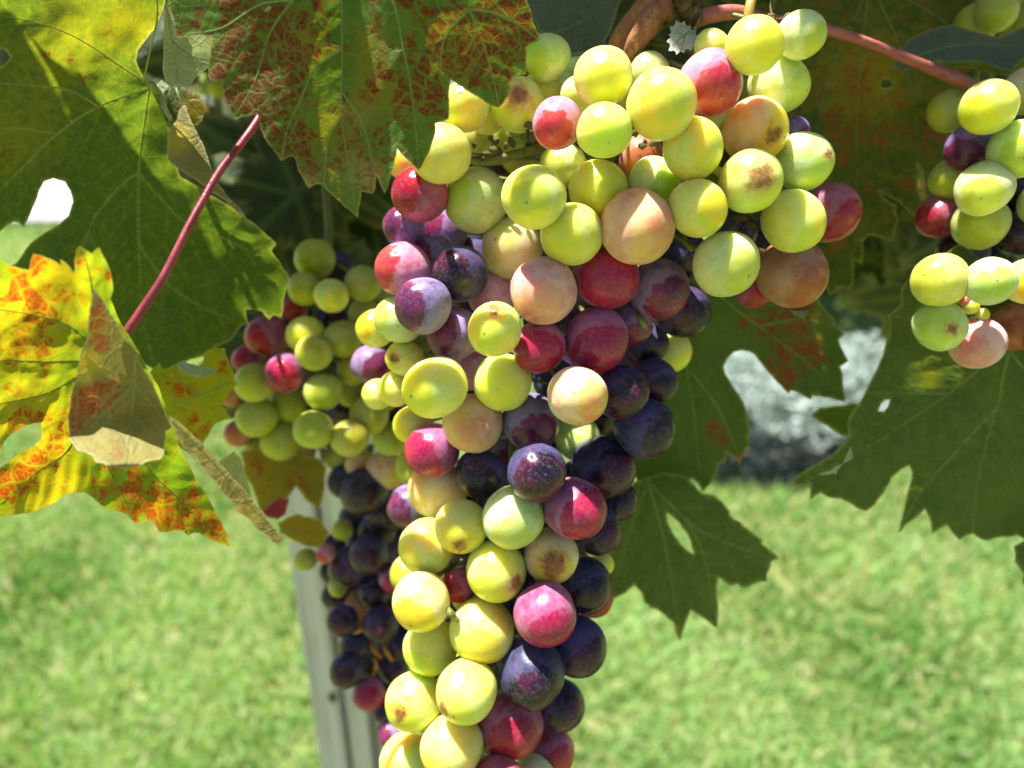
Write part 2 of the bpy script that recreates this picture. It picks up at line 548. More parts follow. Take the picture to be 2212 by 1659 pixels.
def build_garden():
    build_lawn()
    mg = foliage_mat('silver_foliage', (0.22, 0.30, 0.25), (0.52, 0.58, 0.54), 0.12)
    md = foliage_mat('dark_foliage', (0.035, 0.055, 0.03), (0.06, 0.09, 0.045), 0.15)
    shrub('silver_shrub', 'silvery grey leaved shrub on the lawn, seen through the gap between vine leaves', (0.98, 2.50, 0.14), (0.55, 0.36, 0.16), 22000, 0.017, mg, 3)
    shrub('dark_shrub', 'low dark blue green shrub on the lawn in front of the silver shrub', (0.84, 2.10, 0.03), (0.34, 0.12, 0.085), 7000, 0.011,
          foliage_mat('bluish_foliage', (0.010, 0.020, 0.014), (0.030, 0.050, 0.045), 0.1), 5)
    shrub('shade_fill_shrub', 'dark shrub added behind the gap below the upper right leaf to stand in for shade', (1.75, 4.0, 0.9), (1.5, 0.8, 1.2), 14000, 0.05, md, 8)  # added dark mass in place of the shaded vine interior
    # white garden wall beyond the lawn
    root = empty('garden_wall', (-3.5, 13.2, 0))
    tag(root, 'pale rendered garden wall beyond the lawn, seen through the notch of the big green leaf', 'wall')
    mw = simple_mat('white_render', (0.74, 0.73, 0.68), (0.80, 0.79, 0.75), 3, 0.8, 0.2, 0.3, 0.004)
    def box(name, x0, x1, y0, y1, z0, z1):
        c = Vector(((x0 + x1) / 2, (y0 + y1) / 2, z0))
        vs_ = [Vector((x, y, z)) - c for z in (z0, z1) for y in (y0, y1) for x in (x0, x1)]
        me = mesh_from(name, vs_, [(0, 2, 3, 1), (4, 5, 7, 6), (0, 1, 5, 4), (2, 6, 7, 3), (0, 4, 6, 2), (1, 3, 7, 5)], False)
        return link(name, me, c, root, mw)
    box('panel', -9, 9, 13.2, 13.4, 0, 1.6)
    box('coping', -9.04, 9.04, 13.15, 13.45, 1.602, 1.68)


def build_post():
    root = empty('wooden_post', (-0.13, 0.44, 0))
    tag(root, 'weathered grey wooden trellis post with grooved face behind the left hanging bunch', 'post')
    m = simple_mat('weathered_wood', (0.54, 0.53, 0.52), (0.66, 0.65, 0.64), 14, 0.7, 0.25, 0.35, 0.0012, (4, 4, 0.12), c3=(0.36, 0.34, 0.33))
    def board(x0, x1, y0, y1, seedv, name='board'):
        V, Fc = [], []
        r = random.Random(seedv)
        n = 60
        bev = 0.0022
        for i in range(n + 1):
            z = 2.1 * i / n
            wx = 0.0008 * mnoise.noise(Vector((z * 5, seedv, 0)))
            bl_ = 0.0045 if seedv == 1 else bev
            for (x, y) in ((x0 + bl_, y0), (x1 - bev, y0), (x1, y0 + bev), (x1, y1), (x0, y1), (x0, y0 + bl_)):
                V.append(Vector((x + wx, y + 0.0006 * mnoise.noise(Vector((z * 9, seedv, 3))), z)))
        for i in range(n):
            for s in range(6):
                s2 = (s + 1) % 6
                Fc.append((i * 6 + s, i * 6 + s2, i * 6 + 6 + s2, i * 6 + 6 + s))
        Fc.append(tuple(range(5, -1, -1))); Fc.append(tuple(n * 6 + s for s in range(6)))
        c = Vector(((x0 + x1) / 2, (y0 + y1) / 2, 0))
        me = mesh_from(name, [v - c for v in V], Fc, False)
        return link(name, me, c, root, m)
    board(-0.156, -0.1335, 0.420, 0.475, 1)
    board(-0.1295, -0.1135, 0.4215, 0.475, 2)
    board(-0.1335, -0.1295, 0.432, 0.47, 3)          # recessed strip in the groove
    board(-0.1135, -0.1045, 0.436, 0.475, 4)
    board(-0.1045, -0.096, 0.424, 0.475, 5)
    # knot
    bm = bmesh.new()
    bmesh.ops.create_uvsphere(bm, u_segments=16, v_segments=8, radius=1)
    for v in bm.verts:
        v.co = Vector((v.co.x * 0.0032, v.co.y * 0.0010, v.co.z * 0.0055)) * (1 + 0.2 * mnoise.noise(v.co * 2))
    me = bpy.data.meshes.new('knot'); bm.to_mesh(me); bm.free()
    me.polygons.foreach_set('use_smooth', [True] * len(me.polygons))
    link('knot', me, (-0.1375, 0.4198, 0.8), root, simple_mat('dark_knot', (0.06, 0.04, 0.03), (0.14, 0.10, 0.07), 200))


build_garden()
me = mesh_from('pavement', [(-9, 5.9, -0.02), (0.6, 5.9, -0.02), (0.6, 11.5, -0.02), (-9, 11.5, -0.02), (-9, 5.9, 0.045), (0.6, 5.9, 0.045), (0.6, 11.5, 0.045), (-9, 11.5, 0.045)],
               [(4, 5, 6, 7), (0, 1, 5, 4), (1, 2, 6, 5), (2, 3, 7, 6), (3, 0, 4, 7)], False)
tag(link('pavement', me, (0, 0, 0), None, simple_mat('pale_concrete', (0.30, 0.31, 0.28), (0.40, 0.41, 0.38), 4, 0.85, 0.2, 0.2, 0.003)), 'pale sunlit paving at the far end of the lawn', None, None, 'structure')
build_post()

# ------------------------------------------------------------------ the vine: canes, stalks and leaves
VINE = empty('grapevine', (0.0, 0.30, 1.30))
tag(VINE, 'grapevine with green, yellow and red blotched leaves on purple and pink stalks', 'grapevine')


def inside(poly, x, y):
    poly = np.asarray(poly)
    res = np.zeros(len(x), bool)
    j = len(poly) - 1
    for i in range(len(poly)):
        xi, yi = poly[i]; xj, yj = poly[j]
        c = ((yi > y) != (yj > y)) & (x < (xj - xi) * (y - yi) / (yj - yi + 1e-12) + xi)
        res ^= c
        j = i
    return res


def seg_dist(pts, poly, closed=False):
    """distance of pts (n,2) to polyline; also the fraction along it"""
    poly = np.asarray(poly, float)
    a = poly if closed else poly[:-1]
    b = np.roll(poly, -1, 0) if closed else poly[1:]
    best = np.full(len(pts), 1e9); frac = np.zeros(len(pts))
    for i in range(len(a)):
        d = b[i] - a[i]
        L = (d @ d) + 1e-9
        t = np.clip(((pts - a[i]) @ d) / L, 0, 1)
        q = pts - (a[i] + t[:, None] * d)
        dist = np.sqrt((q * q).sum(1))
        m = dist < best
        best[m] = dist[m]; frac[m] = (i + t[m]) / len(a)
    return best, frac


def rough_outline(poly, step, amp, sd):
    out = []
    r = random.Random(sd)
    n = len(poly)
    for i in range(n):
        a = np.array(poly[i], float); b = np.array(poly[(i + 1) % n], float)
        L = np.linalg.norm(b - a)
        k = max(1, int(L / step))
        nv = np.array([-(b - a)[1], (b - a)[0]]) / (L + 1e-9)
        for j in range(k):
            t = j / k
            off = 0 if j == 0 else amp * (r.random() - 0.5) * 2 + amp * 0.9 * math.sin(math.pi * t) * (1 if (i % 3) else -1)
            out.append(a + (b - a) * t + nv * off)
    return out


LEAF_N = [0]


def make_leaf(outline, depth, mat, tilt=(0, 0), holes=(), veins=(), step=7.0, blobs=(), label=None, quilt=0.0008, waves=0.0015,
              dzf=None, amp=1.1, side_gap=42, vein_w=3.6, petiole=None, pet_mat=None, pet_r=0.0011, vein_mat=None, name='leaf', parent=VINE, vein_objs=True):
    """one leaf blade: outline on the picture grid at a distance, tilted (d depth per metre across / down), quilted between its veins"""
    LEAF_N[0] += 1
    sd = LEAF_N[0]
    ol = rough_outline(outline, step * 1.6, amp, sd)
    hl = [rough_outline(h, step * 1.4, amp * 0.5, sd + 50) for h in holes]
    A = np.array(ol)
    x0, y0 = A.min(0); x1, y1 = A.max(0)
    gx = np.arange(x0, x1, step); gy = np.arange(y0, y1, step * 0.87)
    G = []
    for j, yy in enumerate(gy):
        for xx in gx:
            G.append((xx + (step / 2 if j % 2 else 0), yy))
    G = np.array(G) + (rng.random((len(G), 2)) - 0.5) * step * 0.35
    k = inside(ol, G[:, 0], G[:, 1])
    for h in hl: k &= ~inside(h, G[:, 0], G[:, 1])
    G = G[k]
    k = seg_dist(G, A, True)[0] > step * 0.55
    for h in hl: k &= seg_dist(G, np.array(h), True)[0] > step * 0.55
    G = G[k]
    verts = [Vector(p) for p in A]
    edges = [(i, (i + 1) % len(A)) for i in range(len(A))]
    for h in hl:
        b = len(verts)
        verts += [Vector(p) for p in h]
        edges += [(b + i, b + (i + 1) % len(h)) for i in range(len(h))]
    verts += [Vector(p) for p in G]
    ov, oe, of, _, _, _ = delaunay_2d_cdt(verts, edges, [], 0, 1e-5)
    X = np.array([(v.x, v.y) for v in ov])
    T = np.array([f for f in of if len(f) == 3])
    C = X[T].mean(1)
    k = inside(ol, C[:, 0], C[:, 1])
    for h in hl: k &= ~inside(h, C[:, 0], C[:, 1])
    T = T[k]
    used = np.unique(T)
    remap = -np.ones(len(X), int); remap[used] = np.arange(len(used))
    X = X[used]; T = remap[T]
    # veins
    mains = [np.array(smooth_path([np.array(p, float) for p in v], 5)) for v in veins]
    sec = []
    r = random.Random(sd)
    for v in mains:
        seg = np.linalg.norm(np.diff(v, axis=0), axis=1); L = seg.sum(); cum = np.concatenate([[0], np.cumsum(seg)])
        s = side_gap * 0.8; side = r.choice((-1, 1))
        while s < L * 0.93:
            i = min(np.searchsorted(cum, s) - 1, len(v) - 2)
            p = v[i] + (v[i + 1] - v[i]) * (s - cum[i]) / (seg[i] + 1e-9)
            d = (v[i + 1] - v[i]) / (seg[i] + 1e-9)
            for sg in (side,):
                a = math.radians(48 + 10 * r.random()) * sg
                ln = min(150, (L - s) * 0.75 + 30) * (0.8 + 0.4 * r.random())
                pts = [p]
                dd = d.copy()
                for q in range(6):
                    aa = a * (1 - 0.09 * q)
                    dd = np.array([d[0] * math.cos(aa) - d[1] * math.sin(aa), d[0] * math.sin(aa) + d[1] * math.cos(aa)])
                    pts.append(pts[-1] + dd * ln / 6 + (np.array([r.random(), r.random()]) - 0.5) * 3)
                sec.append(np.array(pts))
            side = -side
            s += side_gap * (0.42 + 0.3 * r.random())
    d1 = np.full(len(X), 1e4); f1 = np.zeros(len(X)); d2 = np.full(len(X), 1e4)
    for v in mains:
        d, f = seg_dist(X, v); m = d < d1; d1[m] = d[m]; f1[m] = f[m]
    for v in sec:
        d, f = seg_dist(X, v); d = d + f * 1.2; d2 = np.minimum(d2, d)
    ed = seg_dist(X, A, True)[0]
    for h in hl: ed = np.minimum(ed, seg_dist(X, np.array(h), True)[0])
    cx, cy = X.mean(0)
    mpp = depth / F

    def depth_at(q, dmain=None, dsec=None):
        q = np.asarray(q, float)
        if dmain is None:
            dmain = np.full(len(q), 1e4)
            for v in mains: dmain = np.minimum(dmain, seg_dist(q, v)[0])
            dsec = np.full(len(q), 1e4)
            for v in sec: dsec = np.minimum(dsec, seg_dist(q, v)[0])
        D = depth + tilt[0] * (q[:, 0] - cx) * mpp + tilt[1] * (q[:, 1] - cy) * mpp
        bulge = (1 - np.exp(-(dmain / 26.0) ** 2)) * 0.6 + (1 - np.exp(-(dsec / 13.0) ** 2)) * 0.4
        if mains: D = D - quilt * bulge
        w = np.array([mnoise.noise(Vector((x_ / 130.0, y_ / 130.0, sd * 2.7))) + 0.35 * mnoise.noise(Vector((x_ / 48.0, y_ / 48.0, sd * 1.7))) for x_, y_ in q])
        D = D + waves * w
        if dzf is not None: D = D + dzf(q[:, 0], q[:, 1])
        return D

    D = depth_at(X, d1, d2)
    W3 = Pn(X[:, 0], X[:, 1], D)
    c = W3.mean(0)
    me = bpy.data.meshes.new(name)
    me.from_pydata((W3 - c).tolist(), [], T[:, ::-1].tolist())
    me.polygons.foreach_set('use_smooth', [True] * len(me.polygons))
    def setf(nm, val):
        a = me.attributes.new(nm, 'FLOAT', 'POINT'); a.data.foreach_set('value', np.asarray(val, np.float32))
    wv = vein_w * (1.0 - 0.62 * f1)
    setf('v1', np.clip(1.25 - d1 / wv, 0, 1) if mains else np.zeros(len(X)))
    setf('v2', np.clip(1.1 - d2 / 2.6, 0, 1))
    setf('ed', np.clip(1.0 - ed / 2.6, 0, 1) * 0.8)
    W = {'red': np.zeros(len(X)), 'yel': np.zeros(len(X)), 'dry': np.zeros(len(X))}
    for kind, bx, by, br, s in blobs:
        if br is None:
            W[kind] += s
        else:
            W[kind] += s * np.exp(-(((X[:, 0] - bx) ** 2 + (X[:, 1] - by) ** 2) / br ** 2))
    for kk, vv in W.items(): setf(kk, np.clip(vv, 0, 1.2))
    a = me.attributes.new('lp', 'FLOAT_VECTOR', 'POINT')
    lp = np.stack([(X[:, 0] - cx) * mpp * 75, (X[:, 1] - cy) * mpp * 75, np.full(len(X), sd * 1.31)], 1)
    a.data.foreach_set('vector', lp.reshape(-1).astype(np.float32))
    me.update()
    o = link(name, me, c, parent, mat)
    if label: o['label'] = label
    if vein_objs:
        for v in mains:
            v = np.array([q for q in v])
            ok = inside(ol, v[:, 0], v[:, 1])
            for h in hl: ok &= ~inside(h, v[:, 0], v[:, 1])
            v = v[ok]
            if len(v) < 4: continue
            dd = depth_at(v) - 0.00003
            path = Pn(v[:, 0], v[:, 1], dd)
            n = len(path)
            tube_obj('vein', path, [(0.00019 * (1 - i / n) + 0.00006) for i in range(n)], vein_mat or M_VEIN, o, 5)
    if petiole:
        path = [P(*q) for q in petiole]
        path = smooth_path(path, 8)
        n = len(path)
        tube_obj('petiole', path, [pet_r * (1.15 - 0.25 * math.sin(math.pi * i / (n - 1))) for i in range(n)], pet_mat or M_PETIOLE, o, 10, 0.06)
    return o


M_VEIN = simple_mat('leaf_vein', (0.20, 0.27, 0.07), (0.26, 0.32, 0.10), 300, 0.5, 0.35, 0.2)
M_VEIN_DK = simple_mat('leaf_vein_olive', (0.12, 0.14, 0.03), (0.16, 0.17, 0.04), 300, 0.5, 0.35, 0.2)

# canes and stalks -----------------------------------------------------
def cane(pts, radii, mat, name='cane', sides=14, bump=0.25, label=None, n=7, parent=VINE):
    path = smooth_path([P(*q) for q in pts], n)
    rr = np.interp(np.linspace(0, 1, len(path)), np.linspace(0, 1, len(radii)), radii)
    o = tube_obj(name, path, list(rr), mat, parent, sides, bump)
    if label: o['label'] = label
    return o

c0 = cane([(1318, 150, 0.222), (1345, 92, 0.218), (1382, 48, 0.214), (1418, 12, 0.212), (1440, -60, 0.214), (1430, -200, 0.225), (1380, -420, 0.25)],
          [0.0030, 0.0040, 0.0047, 0.0062, 0.0050, 0.0052, 0.0056], M_CANE, label='woody brown and orange cane at the top of the main bunch')
cane([(1345, 150, 0.214), (1372, 95, 0.209), (1402, 45, 0.2065), (1420, 5, 0.207)], [0.0012, 0.0030, 0.0034, 0.0010], M_CANE, 'bark_ridge', parent=c0)
def bract(px, py, d, s, parent):
    bm = bmesh.new()
    bmesh.ops.create_icosphere(bm, subdivisions=3, radius=1)
    for v in bm.verts:
        q = v.co.copy()
        k = 1 + 0.5 * mnoise.noise(q * 2.2 + Vector((px, py, 0))) + 0.25 * mnoise.noise(q * 6)
        v.co = Vector((q.x * s * 0.7 * k, q.y * s * 0.5 * k, q.z * s * k))
    me = bpy.data.meshes.new('bud_scale'); bm.to_mesh(me); bm.free()
    me.polygons.foreach_set('use_smooth', [True] * len(me.polygons))
    link('bud_scale', me, P(px, py, d), parent, M_BRACT)
bract(1492, 14, 0.208, 0.0048, c0); bract(1478, -8, 0.206, 0.0040, c0); bract(1505, 36, 0.207, 0.0026, c0)
cane([(1500, 45, 0.210), (1530, 34, 0.207), (1590, 26, 0.206), (1650, 40, 0.208), (1720, 52, 0.214), (1790, 66, 0.216), (1880, 95, 0.219), (1980, 135, 0.222), (2060, 168, 0.226), (2130, 200, 0.232)],
     [0.0021, 0.0022, 0.0019, 0.0017, 0.0016, 0.0016, 0.0015, 0.0016, 0.0019, 0.002], M_PINKSTEM, 'shoot', label='pink stalk running from the cane to the right bunch', bump=0.05)
cane([(1614, 70, 0.2005), (1617, 30, 0.199), (1625, -10, 0.200), (1640, -90, 0.206)], [0.0012, 0.0013, 0.0014, 0.0014], M_TENDRIL, 'tendril', label='short yellow stalk above the top grape', bump=0.1)
cane([(1668, 42, 0.2035), (1664, 10, 0.205), (1668, -20, 0.206), (1655, -90, 0.210)], [0.0003, 0.00028, 0.00025, 0.00025], M_BRACT, 'tendril', 6, 0.2)
cane([(1716, 45, 0.206), (1704, 33, 0.206), (1690, 40, 0.206), (1678, 46, 0.205), (1660, 40, 0.205)], [0.0004, 0.0006, 0.0003, 0.0008, 0.0006], M_BRACT, 'tendril', 7, 0.8)
bract(1664, 44, 0.2045, 0.0019, VINE)

# leaf materials --------------------------------------------------------
ML1 = leaf_material('leaf_blotched', (0.070, 0.145, 0.024), (0.095, 0.165, 0.028), yellow=(0.22, 0.17, 0.015), red=(0.125, 0.006, 0.012), vein=(0.12, 0.22, 0.05),
                    net=0.42, netscale=3.4, gloss=0.12, trans=0.30, seed=1, dust=0.0, bumpk=0.4)
ML2 = leaf_material('leaf_big_green', (0.056, 0.112, 0.018), (0.076, 0.134, 0.020), yellow=(0.20, 0.20, 0.014), red=(0.12, 0.03, 0.012), vein=(0.22, 0.25, 0.04),
                    net=0.2, netscale=2.6, gloss=0.3, trans=0.5, seed=2, bumpk=0.15)
ML3 = leaf_material('leaf_yellow_red', (0.20, 0.34, 0.02), (0.32, 0.38, 0.02), yellow=(0.58, 0.46, 0.02), red=(0.42, 0.022, 0.010), vein=(0.30, 0.40, 0.05),
                    net=0.12, netscale=2.0, gloss=0.2, trans=0.58, seed=3, tcol=(1.35, 1.35, 0.5), bumpk=0.12)
ML3b = leaf_material('leaf_curled_underside', (0.22, 0.19, 0.055), (0.29, 0.25, 0.075), yellow=(0.46, 0.36, 0.04), red=(0.30, 0.035, 0.02), vein=(0.36, 0.36, 0.18),
                     net=0.1, netscale=2.0, gloss=0.15, trans=0.30, rough=0.7, seed=4, rim=(0.62, 0.58, 0.42), tcol=(1.3, 1.25, 0.7), dust=0.1)
ML6 = leaf_material('leaf_green_reddening', (0.064, 0.108, 0.028), (0.080, 0.125, 0.032), yellow=(0.16, 0.14, 0.02), red=(0.20, 0.018, 0.014), vein=(0.11, 0.16, 0.035),
                    net=0.15, netscale=2.4, gloss=0.28, trans=0.42, seed=6, bumpk=0.5)
ML8 = leaf_material('leaf_dark_olive', (0.062, 0.106, 0.030), (0.082, 0.126, 0.036), yellow=(0.15, 0.16, 0.015), red=(0.14, 0.05, 0.02), vein=(0.16, 0.19, 0.06),
                    net=0.22, netscale=2.6, gloss=0.3, trans=0.44, rough=0.52, seed=8, bumpk=0.6)
ML9 = leaf_material('leaf_mottled_brown', (0.045, 0.080, 0.018), (0.075, 0.10, 0.018), yellow=(0.26, 0.19, 0.015), red=(0.22, 0.05, 0.012), vein=(0.11, 0.11, 0.022),
                    net=0.1, netscale=2.2, gloss=0.25, trans=0.4, seed=9)
ML10 = leaf_material('leaf_grey_down', (0.085, 0.115, 0.075), (0.11, 0.14, 0.09), vein=(0.14, 0.17, 0.10), net=0.3, netscale=3.5, gloss=0.15, trans=0.2, rough=0.8, seed=10, dust=0.18)
MLP = leaf_material('leaf_pale_underside', (0.30, 0.36, 0.22), (0.40, 0.45, 0.30), vein=(0.45, 0.48, 0.32), net=0.25, netscale=3.0, gloss=0.2, trans=0.3, rough=0.7, seed=12, rim=(0.6, 0.62, 0.35), tcol=(1.2, 1.25, 0.7))
MLF = leaf_material('leaf_fuzzy', (0.28, 0.36, 0.22), (0.62, 0.66, 0.56), vein=(0.70, 0.72, 0.62), rim=(0.75, 0.76, 0.66), net=0.35, netscale=5.0, gloss=0.1, trans=0.25, rough=0.9, seed=13, dust=0.35, tcol=(1.1, 1.1, 0.8))
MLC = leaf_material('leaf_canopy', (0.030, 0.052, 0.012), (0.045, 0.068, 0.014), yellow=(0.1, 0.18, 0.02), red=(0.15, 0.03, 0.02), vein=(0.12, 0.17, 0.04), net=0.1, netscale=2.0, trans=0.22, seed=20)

# the blotched leaf above the bunch
L1 = [(300, -190), (330, -80), (362, 0), (370, 30), (378, 62), (384, 83), (400, 80), (420, 76), (458, 78), (455, 110), (451, 138), (450, 167), (466, 176), (480, 172), (483, 200), (490, 228), (507, 257), (530, 250), (555, 245),
      (562, 272), (570, 296), (588, 320), (607, 348), (622, 340), (635, 338), (642, 358), (650, 378), (667, 407), (682, 398), (696, 398), (715, 420), (737, 440), (757, 455), (774, 470), (778, 440), (780, 413), (793, 416), (806, 418),
      (811, 395), (812, 378), (822, 400), (831, 418), (840, 392), (848, 368), (858, 322), (880, 345), (904, 368), (915, 350), (927, 330), (940, 290), (940, 267), (955, 262), (969, 257), (970, 225), (970, 200), (974, 172), (998, 188),
      (1024, 205), (1050, 222), (1077, 233), (1088, 222), (1098, 208), (1107, 167), (1122, 161), (1135, 160), (1136, 130), (1136, 103), (1152, 92), (1168, 83), (1158, 60), (1148, 30), (1137, 0), (1128, -60), (1080, -150), (960, -230), (820, -240), (745, -170), (660, -250), (480, -260)]
V1 = [[(740, -160), (738, 0), (739, 120), (738, 250), (756, 380), (772, 462)],
      [(738, -150), (680, -60), (632, 0), (582, 73), (552, 173), (510, 248)],
      [(738, 105), (700, 132), (676, 150), (653, 207), (622, 275), (609, 340)],
      [(740, -150), (810, -60), (850, 5), (870, 100), (884, 167), (897, 267), (903, 362)],
      [(742, -150), (880, -70), (1000, -10), (1014, 20), (1046, 100), (1070, 190), (1077, 228)],
      [(1014, 20), (1060, 26), (1110, 48), (1162, 84)], [(1014, 20), (975, 60), (955, 100), (952, 160)],
      [(632, 0), (560, 10), (480, 60), (400, 74)], [(739, 250), (710, 300), (700, 395)], [(740, 200), (780, 260), (800, 330), (806, 410)]]
B1 = [('red', 0, 0, None, 0.50), ('yel', 0, 0, None, 0.22),
      ('red', 570, 110, 110, 0.45), ('red', 480, 150, 60, 0.5), ('red', 500, 195, 40, 0.5), ('red', 560, 20, 90, 0.4), ('red', 620, 160, 60, 0.35), ('red', 570, 235, 50, 0.5),
      ('red', 940, 40, 60, 0.3), ('red', 1010, 90, 90, 0.35), ('red', 1110, 60, 60, 0.55), ('red', 1060, 0, 70, 0.3), ('red', 840, 160, 60, 0.2), ('red', 920, 200, 40, 0.35), ('red', 640, 310, 40, 0.45), ('red', 660, 360, 40, 0.3),
      ('yel', 650, 90, 50, 0.45), ('yel', 800, 90, 50, 0.3), ('yel', 820, 190, 70, 0.35), ('yel', 700, 280, 60, 0.35), ('yel', 980, 120, 80, 0.3),
      ('red', 740, 60, 50, -0.5), ('red', 720, 170, 45, -0.6), ('red', 780, 140, 40, -0.4), ('red', 870, 60, 40, -0.4), ('red', 760, 430, 50, -0.4), ('red', 890, 300, 40, -0.2),
      ('dry', 800, 380, 30, 0.7), ('dry', 665, 395, 25, 0.6), ('dry', 745, 360, 45, 0.35), ('dry', 775, 250, 30, 0.35)]
def dz1(x, y):
    # a keel along the midrib and drooping edges
    d = np.abs(x - 745)
    return 0.010 * np.exp(-(d / 60.0) ** 2) * 0.4 + 0.012 * np.clip((d - 120) / 300, 0, 1.4) ** 1.5
make_leaf(L1, 0.164, ML1, (0.05, 0.31), (), V1, 5.2, B1, 'large green leaf with red brown blotches hanging over the top left of the main bunch', 0.0008, 0.0012, dz1,
          petiole=[(742, -165, 0.170), (760, -230, 0.185), (900, -330, 0.205), (1200, -380, 0.23)], pet_mat=M_PINKSTEM)

# big green leaf, left
L2 = [(-420, 60), (-330, -180), (-120, -290), (120, -260), (300, -170), (352, -60), (357, 0), (347, 35), (335, 62), (312, 90), (298, 108), (294, 130), (304, 156), (322, 182), (346, 215), (366, 255), (370, 300), (374, 335), (390, 382),
      (440, 412), (490, 440), (533, 472), (560, 492), (590, 518), (597, 527), (586, 541), (602, 562), (612, 580), (627, 605), (617, 630), (612, 650), (608, 685), (590, 680), (582, 690), (566, 672), (530, 668), (537, 700), (520, 705), (500, 735), (470, 748), (440, 770),
      (400, 782), (365, 800), (332, 798), (295, 780), (240, 800), (120, 830), (-60, 840), (-240, 760), (-330, 620), (-440, 360)]
H2 = [[(-40, 530), (0, 500), (14, 488), (30, 478), (41, 480), (50, 490), (62, 470), (75, 440), (84, 412), (95, 392), (115, 385), (140, 392), (152, 412), (158, 436), (148, 466), (128, 484), (100, 500), (66, 525), (48, 550), (35, 568), (0, 590), (-60, 600)],
      [(-20, 108), (0, 104), (10, 108), (22, 124), (12, 138), (0, 143), (-20, 140)]]
V2 = [[(325, 186), (270, 150), (190, 96), (120, 62), (0, 30), (-140, -10)], [(322, 192), (213, 230), (123, 290), (33, 377), (-60, 460), (-160, 520)],
      [(323, 195), (312, 270), (300, 370), (301, 550), (310, 690), (330, 780)], [(300, 372), (262, 400), (205, 470), (170, 560)], [(300, 372), (340, 420), (400, 480), (480, 512), (570, 560)],
      [(213, 230), (150, 195), (70, 184), (-60, 178)], [(123, 290), (60, 278), (0, 276), (-90, 270)], [(310, 176), (325, 110), (340, 30), (330, -60)], [(302, 530), (360, 610), (430, 660), (500, 690)]]
B2 = [('yel', 0, 0, None, 0.08), ('yel', 60, 200, 180, 0.28), ('yel', 20, 320, 120, 0.28), ('red', 140, 130, 26, 0.75), ('red', 95, 115, 22, 0.6), ('red', 130, 360, 20, 0.5), ('red', 220, 50, 30, 0.45), ('red', 190, 170, 25, 0.4), ('yel', 180, 60, 120, 0.4),
      ('red', 5, 330, 30, 0.5), ('yel', 300, 50, 60, 0.5)]  # last yellow blob paints in the sunlight on the upper lobe
make_leaf(L2, 0.216, ML2, (0.12, 0.60), H2, V2, 7.5, B2, 'large dark green leaf with a notch showing white, behind the purple stalk', 0.0007, 0.0030,
          petiole=[(325, 184, 0.206), (348, 200, 0.222), (372, 170, 0.250), (420, 60, 0.27), (470, -80, 0.29)], pet_mat=M_VEIN)
# its folded-back margin
fold = [(384, 254), (372, 270), (363, 292), (361, 318), (363, 345), (380, 361), (400, 374), (447, 407), (483, 430), (533, 473), (528, 462), (495, 428), (468, 394), (447, 335), (428, 290), (413, 262), (400, 225), (388, 236)]
make_leaf(fold, 0.2145, ML3b, (0.25, -0.10), (), [], 5.5, [('yel', 380, 300, 40, 0.9)], 'folded back olive edge of the big green leaf', 0, 0.0012, None, name='leaf')
# pale downy leaf half hidden behind the blotched one
make_leaf([(357, 5), (372, 40), (384, 78), (420, 68), (466, 70), (475, 110), (458, 135), (446, 150), (432, 160), (414, 180), (398, 188), (375, 182), (357, 178), (351, 150), (352, 100), (354, 60)], 0.1985, MLP, (0.3, 0.5), (),
          [[(357, 10), (372, 90), (386, 184)], [(372, 90), (410, 120), (450, 130)]], 4.5, [], 'small pale downy leaf underside tucked beside the blotched leaf', 0.0008, 0.0012)
make_leaf([(330, 190), (350, 172), (362, 182), (352, 210), (372, 258), (366, 262), (348, 232), (336, 212)], 0.216, MLP, (0, 0), (), [], 4.5, [], None, 0, 0.0005)
make_leaf([(366, 182), (400, 190), (430, 205), (444, 232), (436, 262), (410, 282), (392, 262), (372, 262), (356, 232)], 0.228, ML9, (0.2, 0), (), [[(380, 190), (410, 275)]], 5.5, [('yel', 420, 235, 40, 1.0)], 'small yellow green leaf between the folded edge and the post', 0.0006)

# yellow and red leaf, lower left
L3 = [(-230, 600), (-90, 570), (0, 561), (23, 573), (45, 580), (63, 583), (66, 565), (72, 548), (90, 552), (110, 560), (133, 575), (130, 560), (140, 566), (160, 590), (161, 560), (164, 540), (172, 531), (186, 540), (199, 548), (206, 540), (214, 534), (222, 552), (233, 573), (240, 588), (243, 610), (244, 630), (238, 645),
      (262, 700), (300, 760), (340, 830), (368, 900), (385, 960), (412, 1010), (440, 1060), (470, 1112), (490, 1150), (497, 1180), (470, 1172), (452, 1165), (432, 1152), (420, 1150), (405, 1157), (395, 1146), (380, 1145), (360, 1150), (345, 1150), (330, 1125), (312, 1127), (291, 1130), (275, 1112), (260, 1105), (238, 1104), (216, 1090), (200, 1075), (180, 1062),
      (150, 1066), (122, 1085), (90, 1098), (60, 1110), (30, 1112), (0, 1118), (-110, 1150), (-200, 1120), (-150, 1060), (-60, 1030), (0, 1010), (28, 990), (52, 973), (88, 950), (90, 930), (88, 912), (70, 915), (47, 923), (25, 938), (10, 953), (0, 983), (-90, 1000), (-200, 940), (-300, 800)]
V3 = [[(215, 780), (190, 740), (150, 705), (110, 690), (40, 675), (-80, 660)], [(215, 780), (160, 780), (100, 782), (0, 780), (-120, 790)], [(215, 785), (165, 815), (100, 850), (0, 873), (-120, 900)],
      [(218, 800), (190, 900), (140, 980), (80, 1020), (0, 1090)], [(215, 780), (205, 680), (195, 600), (178, 540)], [(220, 800), (260, 900), (320, 1010), (400, 1090), (490, 1172)], [(190, 900), (230, 1000), (280, 1100)]]
